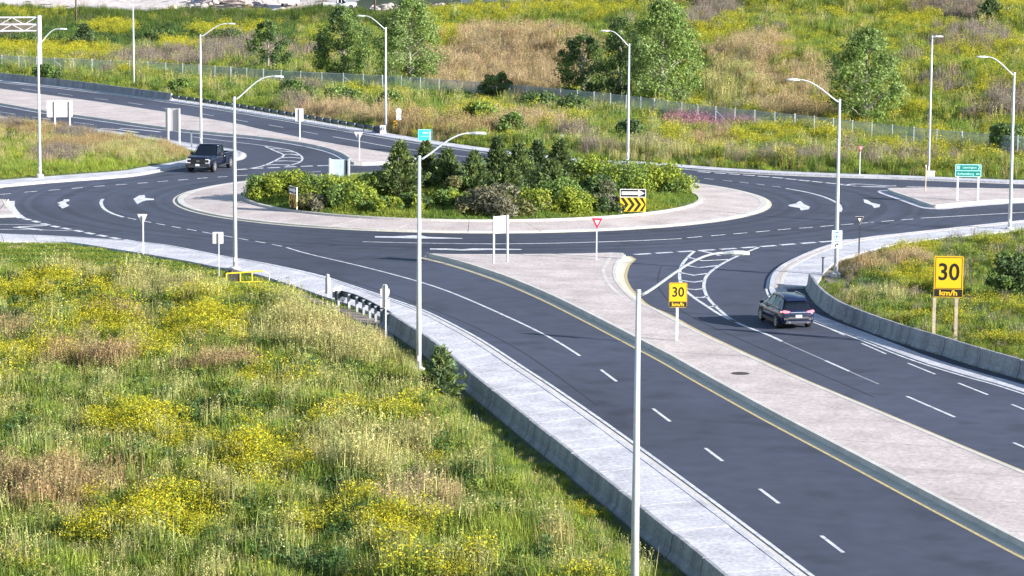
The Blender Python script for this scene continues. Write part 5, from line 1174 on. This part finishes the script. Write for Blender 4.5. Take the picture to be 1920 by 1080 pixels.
def b_dry(blade, leaf):
    for _ in range(42): blade(rng.normal(0, .24), rng.normal(0, .24), U(.6, 1.3), U(.012, .024), U(0, 6.28), U(.02, .25))
    for _ in range(14):
        x, y, h = rng.normal(0, .22), rng.normal(0, .22), U(.9, 1.35)
        for k in range(6): leaf(x + rng.normal(0, .025), y + rng.normal(0, .025), h - k * .05, U(.028, .05), 0, .0)
def b_gold(blade, leaf):
    for _ in range(9):
        x, y, h = rng.normal(0, .22), rng.normal(0, .22), U(.7, 1.15); lx, ly = rng.normal(0, .08, 2)
        blade(x, y, h, .018, U(0, 6.28), .04)
        for k in range(9): f = U(.15, .98); leaf(x + rng.normal(0, .06), y + rng.normal(0, .06), h * f, U(.035, .065))
        for k in range(10): leaf(x + rng.normal(0, .085), y + rng.normal(0, .085), h - .16 + U(0, .24), U(.022, .045), 1, 1.2)
def b_weed(blade, leaf):
    for _ in range(130):
        z = U(.05, .8); r = .34 * math.sqrt(max(.1, 1 - (z / .95) ** 2)); a = U(0, 6.28); q = r * U(.3, 1); leaf(q * math.cos(a), q * math.sin(a), z, U(.032, .065), 0, .6)
    for _ in range(8): blade(rng.normal(0, .12), rng.normal(0, .12), U(.4, .9), .02, U(0, 6.28), .15)
def b_lawn(blade, leaf):
    for _ in range(40): blade(rng.normal(0, .16), rng.normal(0, .16), U(.05, .14), U(.015, .028), U(0, 6.28), U(.02, .09))
def b_loose(blade, leaf):
    for _ in range(12):
        x, y, h = rng.normal(0, .2), rng.normal(0, .2), U(.6, 1.1); blade(x, y, h, .02, U(0, 6.28), .05)
        for k in range(4): leaf(x + rng.normal(0, .05), y + rng.normal(0, .05), h * U(.1, .55), U(.05, .09))
        for k in range(8): leaf(x + rng.normal(0, .025), y + rng.normal(0, .025), h * (.6 + .4 * k / 8), U(.03, .06), 1, .3)
pcol = bpy.data.collections.new('plant_sources'); n_src = 0
def add_src(me, mats):
    global n_src
    for m in mats: me.materials.append(MATS[m])
    o = bpy.data.objects.new('plant_%02d' % n_src, me); pcol.objects.link(o); n_src += 1; return n_src - 1
SP = {}
for nm, fn, mats, k in (('grass', b_grass, ['plant_tint'], 3), ('dry', b_dry, ['plant_tint'], 3), ('gold', b_gold, ['plant_tint', 'plume_gold'], 3), ('weed', b_weed, ['plant_tint'], 3), ('lawn', b_lawn, ['plant_tint'], 2), ('loose', b_loose, ['plant_tint', 'plume_mauve'], 1)):
    SP[nm] = [add_src(plant_mesh('plant_%s' % nm, fn), mats) for _ in range(k)]
def scatter(name, label, P, idx, scl, tint, cat):
    n = len(P); me = bpy.data.meshes.new(name); me.vertices.add(n); me.vertices.foreach_set('co', P.astype(np.float32).ravel())
    a = me.attributes.new('idx', 'INT', 'POINT'); a.data.foreach_set('value', idx.astype(np.int32))
    a = me.attributes.new('scl', 'FLOAT_VECTOR', 'POINT'); a.data.foreach_set('vector', scl.astype(np.float32).ravel())
    rot = np.stack([rng.normal(0, .08, n), rng.normal(0, .08, n), U(0, 6.283, n)], 1)
    a = me.attributes.new('rot', 'FLOAT_VECTOR', 'POINT'); a.data.foreach_set('vector', rot.astype(np.float32).ravel())
    a = me.attributes.new('tint', 'FLOAT_COLOR', 'POINT'); a.data.foreach_set('color', np.concatenate([tint, np.ones((n, 1))], 1).astype(np.float32).ravel())
    o = bpy.data.objects.new(name, me); COL.objects.link(o); tag(o, label, cat, kind='stuff')
    g = bpy.data.node_groups.new(name, 'GeometryNodeTree'); g.interface.new_socket('Geometry', in_out='INPUT', socket_type='NodeSocketGeometry'); g.interface.new_socket('Geometry', in_out='OUTPUT', socket_type='NodeSocketGeometry')
    N = g.nodes.new; L = g.links.new; gi, go_ = N('NodeGroupInput'), N('NodeGroupOutput'); ip = N('GeometryNodeInstanceOnPoints'); ci = N('GeometryNodeCollectionInfo')
    ci.inputs['Collection'].default_value = pcol; ci.inputs['Separate Children'].default_value = True; ci.inputs['Reset Children'].default_value = True
    def na(nm, t):
        q = N('GeometryNodeInputNamedAttribute'); q.data_type = t; q.inputs['Name'].default_value = nm; return q.outputs['Attribute']
    e = N('FunctionNodeEulerToRotation'); L(na('rot', 'FLOAT_VECTOR'), e.inputs[0])
    L(gi.outputs[0], ip.inputs['Points']); L(ci.outputs[0], ip.inputs['Instance']); ip.inputs['Pick Instance'].default_value = True
    L(na('idx', 'INT'), ip.inputs['Instance Index']); L(e.outputs[0], ip.inputs['Rotation']); L(na('scl', 'FLOAT_VECTOR'), ip.inputs['Scale']); L(ip.outputs[0], go_.inputs[0])
    md = o.modifiers.new('scatter', 'NODES'); md.node_group = g; return o
_ph = rng.uniform(0, 6.28, (40, 2)); _dr = rng.uniform(0, 3.14, 40)
def vnoise(x, y, scale, seed):
    v = 0; t = 0
    for k in range(6):
        i = (seed * 6 + k) % 40; f = (1.0 + .55 * k) / scale; a = _dr[i]; amp = 1 / (1 + .35 * k)
        v = v + amp * np.sin((x * math.cos(a) + y * math.sin(a)) * f * 2 + _ph[i, 0]) * np.sin((-x * math.sin(a) + y * math.cos(a)) * f * 1.7 + _ph[i, 1]); t += amp * .5
    return v / t
GREEN, YGREEN, DGREEN, TAN, REDD, MAUVE, STRAW, OLIVE = [np.array(c) for c in ((.165, .250, .045), (.290, .350, .055), (.080, .150, .045), (.44, .34, .19), (.38, .28, .14), (.27, .225, .18), (.42, .40, .16), (.22, .265, .065))]
def classify(P, patches, base):
    """species and colour of each plant: named stands of one plant (patches) over a mixed sward"""
    n = len(P); u, v = proj(P[:, 0], P[:, 1], P[:, 2]); x, y = P[:, 0], P[:, 1]
    n1, n2, n3 = vnoise(x, y, 9, 0), vnoise(x, y, 4, 1), vnoise(x, y, 16, 2); r = U(0, 1, n)
    sp = np.full(n, 0); tint = np.tile(GREEN, (n, 1))
    kinds = base(n1, n2, n3, r, u, v)
    for (uu, vv, ru, rv, k, st) in patches:
        d = ((u - uu) / ru) ** 2 + ((v - vv) / rv) ** 2; e = d + .35 * n2 + .25 * n1
        hit = (e < 1) & (U(0, 1, n) < st * np.clip(1.5 * (1.15 - e), 0, 1)); kinds[hit] = k
    # kinds: 0 green grass 1 yellow-green grass 2 dark weed 3 tan 4 reddish 5 mauve 6 straw 7 goldenrod 8 loosestrife 9 olive weed 10 bright weed 11 lawn 12 yellowish lawn
    table = {0: ('grass', GREEN), 1: ('grass', YGREEN), 2: ('weed', DGREEN), 3: ('dry', TAN), 4: ('dry', REDD), 5: ('dry', MAUVE), 6: ('dry', STRAW), 7: ('gold', YGREEN * .85), 8: ('loose', GREEN), 9: ('weed', OLIVE), 10: ('weed', YGREEN * .8), 11: ('lawn', GREEN * .95), 12: ('lawn', YGREEN * .9)}
    idx = np.zeros(n, int); tint = np.zeros((n, 3))
    for k, (s, c) in table.items():
        m = kinds == k; c_ = int(m.sum())
        if c_: idx[m] = np.array(SP[s])[rng.integers(0, len(SP[s]), c_)]; tint[m] = c * U(.75, 1.25, (c_, 1)) * (1 + .05 * rng.normal(0, 1, (c_, 3)))
    return kinds, idx, np.clip(tint, .01, .8)
def rand_region(x0, x1, y0, y1, dens): n = int((x1 - x0) * (y1 - y0) * dens); return U(x0, x1, n), U(y0, y1, n)
def pick(p): return lambda r: np.searchsorted(np.cumsum(p) / np.sum(p), r)

# far meadow: everything beyond the far footpath, out to the yard and the hill
lim_px = np.array([(-300, 106), (0, 145), (70, 152), (200, 167), (375, 190), (480, 208), (655, 238), (780, 260), (915, 279), (1020, 292), (1120, 300), (1260, 309), (1440, 321), (1690, 330.5), (1920, 339.5), (2200, 346)])
XS, YS = [], []
for (y0, y1, dn) in ((205, 300, 3.6), (300, 380, 2.6), (380, 470, 1.9), (470, 600, 1.0), (600, 730, .6)):
    a, b = rand_region(-.20 * y1 - 4, .20 * y1 + 4, y0, y1, dn); XS.append(a); YS.append(b)
X, Y = np.concatenate(XS), np.concatenate(YS); Z = terr(X, Y); u, v = proj(X, Y, Z)
ok = (u > -60) & (u < 1980) & (v > -25) & (v < np.interp(u, lim_px[:, 0], lim_px[:, 1])) & ~in_poly(X, Y, cx_)
P = np.stack([X, Y, Z], 1)[ok]
def base_far(n1, n2, n3, r, u, v):
    k = np.zeros(len(r), int)
    k[r < .30] = 1; k[(r > .30) & (r < .42)] = 9; k[(r > .42) & (r < .52)] = 10; k[(r > .52) & (r < .62)] = 2; k[(r > .62) & (r < .66)] = 6
    k[(n2 + .5 * n1 > .72) & (r < .6)] = 7
    k[(n1 + .4 * n3 < -.95) & (r < .75)] = 5
    right = (u > 1250) & (r > .68) & (n2 > .25); k[right] = 7
    far = (v < 60) & (u < 900); k[far & (r < .65)] = 0; k[far & (n1 > .9) & (r < .5)] = 7
    k[(u < 560) & (v > 58) & (v < 98) & (r < .7)] = 2
    return k
far_p = [(950, 128, 165, 66, 3, 1.0), (880, 120, 90, 55, 3, .9), (1000, 150, 70, 50, 3, .9), (1010, 195, 60, 14, 4, .9), (1030, 110, 100, 50, 4, .35), (830, 85, 40, 26, 7, .9), (880, 45, 120, 18, 7, .55), (1080, 25, 140, 16, 7, .6), (1150, 8, 200, 8, 5, .7),
         (1345, 22, 50, 16, 5, .9), (1310, 55, 40, 22, 5, .6), (1350, 72, 60, 16, 7, .8), (1440, 20, 60, 12, 7, .7), (1405, 115, 90, 32, 3, .75), (1390, 170, 80, 44, 6, .5), (1480, 175, 90, 60, 3, .55), (1520, 228, 90, 14, 4, .85), (1630, 18, 70, 14, 7, .8), (1730, 12, 70, 18, 7, .85), (1715, 50, 50, 14, 7, .7), (1780, 25, 70, 20, 5, .8), (1820, 90, 80, 28, 5, .55), (1790, 110, 60, 16, 7, .5), (1470, 0, 90, 8, 5, .8), (1890, 20, 60, 14, 7, .7), (1880, 110, 60, 22, 7, .6), (1870, 172, 50, 12, 7, .8), (1720, 214, 30, 8, 7, .9), (1690, 150, 30, 14, 7, .6),
         (1770, 170, 50, 18, 5, .5), (1900, 200, 60, 30, 5, .5), (1335, 244, 100, 10, 8, 1.3), (1290, 238, 50, 9, 8, 1.2), (1480, 266, 60, 12, 7, .7), (1560, 272, 40, 10, 7, .6), (1260, 280, 40, 9, 7, .7), (1390, 284, 60, 8, 7, .7), (1330, 280, 60, 14, 4, .3), (1050, 244, 50, 14, 7, .6), (1690, 300, 60, 10, 7, .6), (1770, 302, 20, 10, 7, .9), (1820, 296, 30, 8, 7, .7), (1600, 310, 300, 10, 5, .3),
         (80, 105, 140, 12, 7, .8), (150, 118, 80, 12, 7, .6), (210, 62, 60, 13, 7, .8), (340, 98, 50, 9, 7, .85), (240, 145, 30, 6, 7, .9), (440, 70, 90, 16, 7, .5), (320, 122, 110, 16, 5, .75), (440, 100, 70, 22, 5, .65), (25, 70, 50, 8, 5, .6), (60, 33, 90, 10, 7, .4), (560, 105, 70, 18, 5, .5), (600, 95, 80, 16, 7, .35), (590, 222, 120, 9, 3, .8), (680, 228, 60, 10, 3, .6), (760, 245, 60, 14, 4, .9), (860, 256, 80, 13, 4, .65), (900, 230, 70, 20, 7, .5), (950, 250, 60, 14, 3, .4), (700, 190, 60, 10, 7, .3), (1000, 245, 60, 12, 3, .5), (1180, 290, 100, 8, 5, .4), (1250, 300, 160, 6, 6, .5)]
k, idx, tint = classify(P, far_p, base_far)
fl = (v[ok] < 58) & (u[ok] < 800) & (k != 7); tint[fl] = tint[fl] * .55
fl = (v[ok] > 58) & (v[ok] < 96) & (u[ok] < 560) & (k == 2); tint[fl] = tint[fl] * .8
dist = P[:, 1]; s = U(.75, 1.35, len(P)) * (1.3 + .45 * np.clip((dist - 230) / 250, 0, 1.4)); edge = np.interp(u[ok], lim_px[:, 0], lim_px[:, 1]) - v[ok]
s *= .85 + .3 * vnoise(P[:, 0], P[:, 1], 3, 5); s = np.clip(s, .4, 3)
s *= np.where(edge < 6, .55, 1.0) * np.where((v[ok] < 58) & (u[ok] < 560), .75, 1.0)
scatter('meadow_plants', 'mixed goldenrod, dry grass and weeds covering the hill and verge beyond the highway', P, idx, np.stack([s, s, s * U(.8, 1.15, len(P))], 1), tint, 'meadow')

# near slope on the left: mown strip by the footpath, tall weeds below
X, Y = rand_region(-38, 14, 88, 192, 22); Z = terr(X, Y); u, v = proj(X, Y, Z)
ao = np.array(A_out_d); axl = np.interp(-Y, -ao[:, 1], ao[:, 0])
ay = np.interp(X, ao[:, 0], ao[:, 1])
inside = (X < axl - .12) & (Y < np.interp(X, ao[:40, 0], ao[:40, 1]) - .12)
bx = np.array(bl); bxl = np.interp(-Y, -bx[:, 1], bx[:, 0], left=1e3, right=1e3); inside &= ~((Y < bx[0, 1] + .5) & (X > bxl - .55))
inside &= ~in_poly(X, Y, dpl)
ok = inside & (u > -60) & (u < 1500) & (v < 1130); P = np.stack([X, Y, Z], 1)[ok]; uu, vv = u[ok], v[ok]
lawn_v = np.interp(uu, [-100, 0, 150, 260, 420, 470, 540, 640, 730, 760, 800], [502, 503, 508, 522, 540, 542, 556, 590, 622, 640, 300])
lawn = vv < lawn_v; keep = lawn | (U(0, 1, len(P)) < np.where(vv > 720, .75, .62)); P, uu, vv, lawn = P[keep], uu[keep], vv[keep], lawn[keep]
def base_near(n1, n2, n3, r, u, v):
    k = np.zeros(len(r), int); k[r < .34] = 1; k[(r > .34) & (r < .44)] = 10; k[(r > .44) & (r < .56)] = 9; k[(r > .56) & (r < .68)] = 2; k[(r > .68) & (r < .73)] = 6
    k[(n2 + .5 * n1 > .55) & (r < .45) & (u < 560)] = 7; k[(n1 < -.95) & (r < .4)] = 4; k[(n2 < -.6) & (r < .7)] = 2
    k[(v > 720) & (n2 + .5 * n1 > .7) & (r < .5)] = 7
    return k
near_p = [(60, 575, 110, 14, 7, .8), (90, 555, 50, 10, 7, .8), (190, 640, 60, 20, 7, .9), (210, 600, 50, 18, 7, .6), (390, 640, 90, 34, 7, .75), (180, 570, 40, 14, 7, .6), (60, 690, 90, 22, 7, .6), (280, 680, 70, 24, 7, .4), (140, 695, 50, 24, 4, .4), (10, 640, 40, 30, 4, .4), (220, 705, 34, 22, 4, .4), (410, 715, 80, 16, 4, .35), (30, 610, 60, 26, 2, .8), (140, 572, 60, 16, 2, .8), (270, 600, 70, 26, 2, .7), (170, 535, 90, 14, 6, .5), (330, 560, 130, 26, 6, .55), (650, 660, 75, 22, 3, .75), (700, 690, 60, 20, 6, .8), (660, 670, 90, 34, 6, .6), (570, 640, 110, 44, 6, .45), (610, 592, 60, 18, 1, .8), (700, 720, 90, 30, 10, .5), (420, 560, 60, 20, 1, .6), (480, 600, 60, 40, 2, .3), (80, 520, 90, 14, 1, .7), (770, 640, 40, 34, 2, .85), (250, 820, 90, 30, 7, .8), (500, 900, 110, 40, 7, .7), (120, 950, 110, 44, 4, .28), (700, 880, 120, 50, 6, .4), (420, 800, 100, 30, 2, .7), (800, 980, 90, 30, 3, .3), (300, 1010, 120, 40, 7, .7), (900, 1040, 120, 40, 1, .8), (650, 1020, 90, 40, 2, .7)]
k, idx, tint = classify(P, near_p, base_near)
x, y = P[:, 0], P[:, 1]; lk = np.where(np.sin(y * 2.2 + .6 * np.sin(x * .5)) + .5 * vnoise(x, y, 3, 3) > .1, 11, 12)
m = lawn; nl = int(m.sum()); idx[m] = np.array(SP['lawn'])[rng.integers(0, 2, nl)]; tint[m] = np.where((lk == 11)[m][:, None], GREEN * .85, YGREEN * .85) * U(.75, 1.25, (nl, 1))
dr = m & (vnoise(x, y, 5, 4) > .75); tint[dr] = STRAW * .8
s = U(.75, 1.35, len(P)) * np.clip(1.0 + .42 * vnoise(P[:, 0], P[:, 1], 2.6, 5), .4, 1.7); dl = np.clip((vv - lawn_v[keep]) / 25, .35, 1)
bd = np.min(np.linalg.norm(P[:, None, :2] - np.array(resample(list(rail_near) + list(bl), 70))[None], axis=2), axis=1); dl = dl * np.clip((bd - .4) / 3.2, .22, 1); s = np.where(m, U(.8, 1.4, len(P)), s * dl)
scatter('slope_plants', 'goldenrod, tall grass and mown turf on the near left slope', P, idx, np.stack([s, s, s * U(.8, 1.1, len(P))], 1), tint, 'weeds')

# right verge behind the curved barrier
X, Y = rand_region(12, 44, 128, 200, 13); Z = terr(X, Y); u, v = proj(X, Y, Z)
ro_w = gc(right_out) ; bo_w = offset(br_c, -sg * .42); reg = ro_w[:-2] + bo_w + [(60, 95), (60, 215)]
ok = in_poly(X, Y, reg) & ~(in_poly(X, Y, dpl2) & (U(0, 1, len(X)) < .85)) & (u < 1990) & (v < 1130); P = np.stack([X, Y, Z], 1)[ok]
def base_r(n1, n2, n3, r, u, v):
    k = np.zeros(len(r), int); k[r < .30] = 1; k[(r > .3) & (r < .45)] = 10; k[(r > .45) & (r < .62)] = 9; k[(r > .62) & (r < .74)] = 2; k[(r > .74) & (r < .78)] = 5; k[(n2 > .6) & (r < .5)] = 7; k[(n1 < -.9) & (r < .4)] = 6; return k
right_p = [(1700, 482, 60, 16, 7, .85), (1720, 530, 60, 16, 7, .8), (1620, 505, 66, 24, 4, .6), (1700, 505, 40, 12, 3, .7), (1640, 485, 40, 10, 2, .6), (1850, 490, 50, 16, 9, .6), (1640, 545, 30, 14, 2, .8), (1900, 600, 40, 10, 7, .5), (1850, 585, 60, 10, 7, .4), (1860, 450, 60, 12, 1, .7), (1590, 520, 30, 14, 5, .6)]
k, idx, tint = classify(P, right_p, base_r); s = U(.6, 1.1, len(P)) * np.clip(.95 + .4 * vnoise(P[:, 0], P[:, 1], 2.6, 5), .4, 1.6)
dd = np.min(np.linalg.norm(P[:, None, :2] - np.array(resample(ro_w[:-2] + bo_w, 90))[None], axis=2), axis=1); s *= np.clip(dd / 2.5, .25, 1)
scatter('verge_plants', 'goldenrod and rough grass behind the curved barrier on the right', P, idx, np.stack([s, s, s * U(.7, 1.0, len(P))], 1), tint, 'weeds')

# grass wedge on the left
X, Y = rand_region(-62, -20, 218, 290, 11); u, v = proj(X, Y, X * 0 + .16); wpoly = inset(gc(wedge_in, 3), .25)[0]
ok = in_poly(X, Y, wpoly) & (u > -60); P = np.stack([X, Y, X * 0 + .15], 1)[ok]
def base_w(n1, n2, n3, r, u, v):
    k = np.zeros(len(r), int); k[r < .4] = 1; k[(r > .4) & (r < .52)] = 6; k[(r > .55) & (r < .6)] = 3; k[(r > .65) & (r < .75)] = 9; k[(n2 > .7) & (r < .4)] = 7; k[(v > 318) & (r < .6)] = 1; return k
wedge_p = [(60, 255, 60, 12, 4, .6), (20, 245, 30, 10, 5, .6), (160, 262, 60, 12, 5, .8), (130, 285, 70, 10, 4, .7), (110, 300, 60, 14, 5, .8), (200, 285, 70, 14, 4, .6), (180, 300, 60, 10, 10, .7), (30, 300, 60, 14, 1, .8), (30, 275, 40, 10, 10, .7), (260, 295, 80, 14, 6, .6), (330, 288, 40, 12, 4, .7), (215, 264, 50, 7, 0, .8), (280, 273, 40, 5, 2, .6), (20, 262, 20, 10, 2, .8), (200, 315, 160, 8, 1, .7)]
k, idx, tint = classify(P, wedge_p, base_w); s = U(.6, 1.05, len(P))
dd = np.min(np.linalg.norm(P[:, None, :2] - np.array(resample(list(wpoly) + [wpoly[0]], 120))[None], axis=2), axis=1); s *= np.clip(dd / 2.2, .3, 1)
scatter('wedge_plants', 'dry reddish grass and weeds on the wedge beside the pickup', P, idx, np.stack([s, s, s * U(.8, 1.1, len(P))], 1), tint, 'weeds')

# turf of the central island
X, Y = rand_region(C_CEN[0] - 17, C_CEN[0] + 17, C_CEN[1] - 17, C_CEN[1] + 17, 16); rr_ = np.hypot(X - C_CEN[0], Y - C_CEN[1]); ok = rr_ < 16.75
X, Y, rr_ = X[ok], Y[ok], rr_[ok]; P = np.stack([X, Y, .30 + .65 * (1 - (rr_ / 16.9) ** 2)], 1); nn = len(P); q = U(0, 1, nn); nz = vnoise(X, Y, 4, 1)
idx = np.where(q < .72, np.array(SP['lawn'])[rng.integers(0, 2, nn)], np.where(q < .9, np.array(SP['grass'])[rng.integers(0, 3, nn)], np.array(SP['weed'])[rng.integers(0, 3, nn)]))
tint = np.where((nz > 0)[:, None], YGREEN * .9, GREEN) * U(.75, 1.25, (nn, 1)); s = np.where(q < .72, U(1.1, 1.9, nn), U(.35, .7, nn)) * np.clip((16.9 - rr_) / 1.2, .5, 1)
scatter('island_turf', 'short rough grass covering the central island', P, idx, np.stack([s, s, s], 1), tint, 'grass')
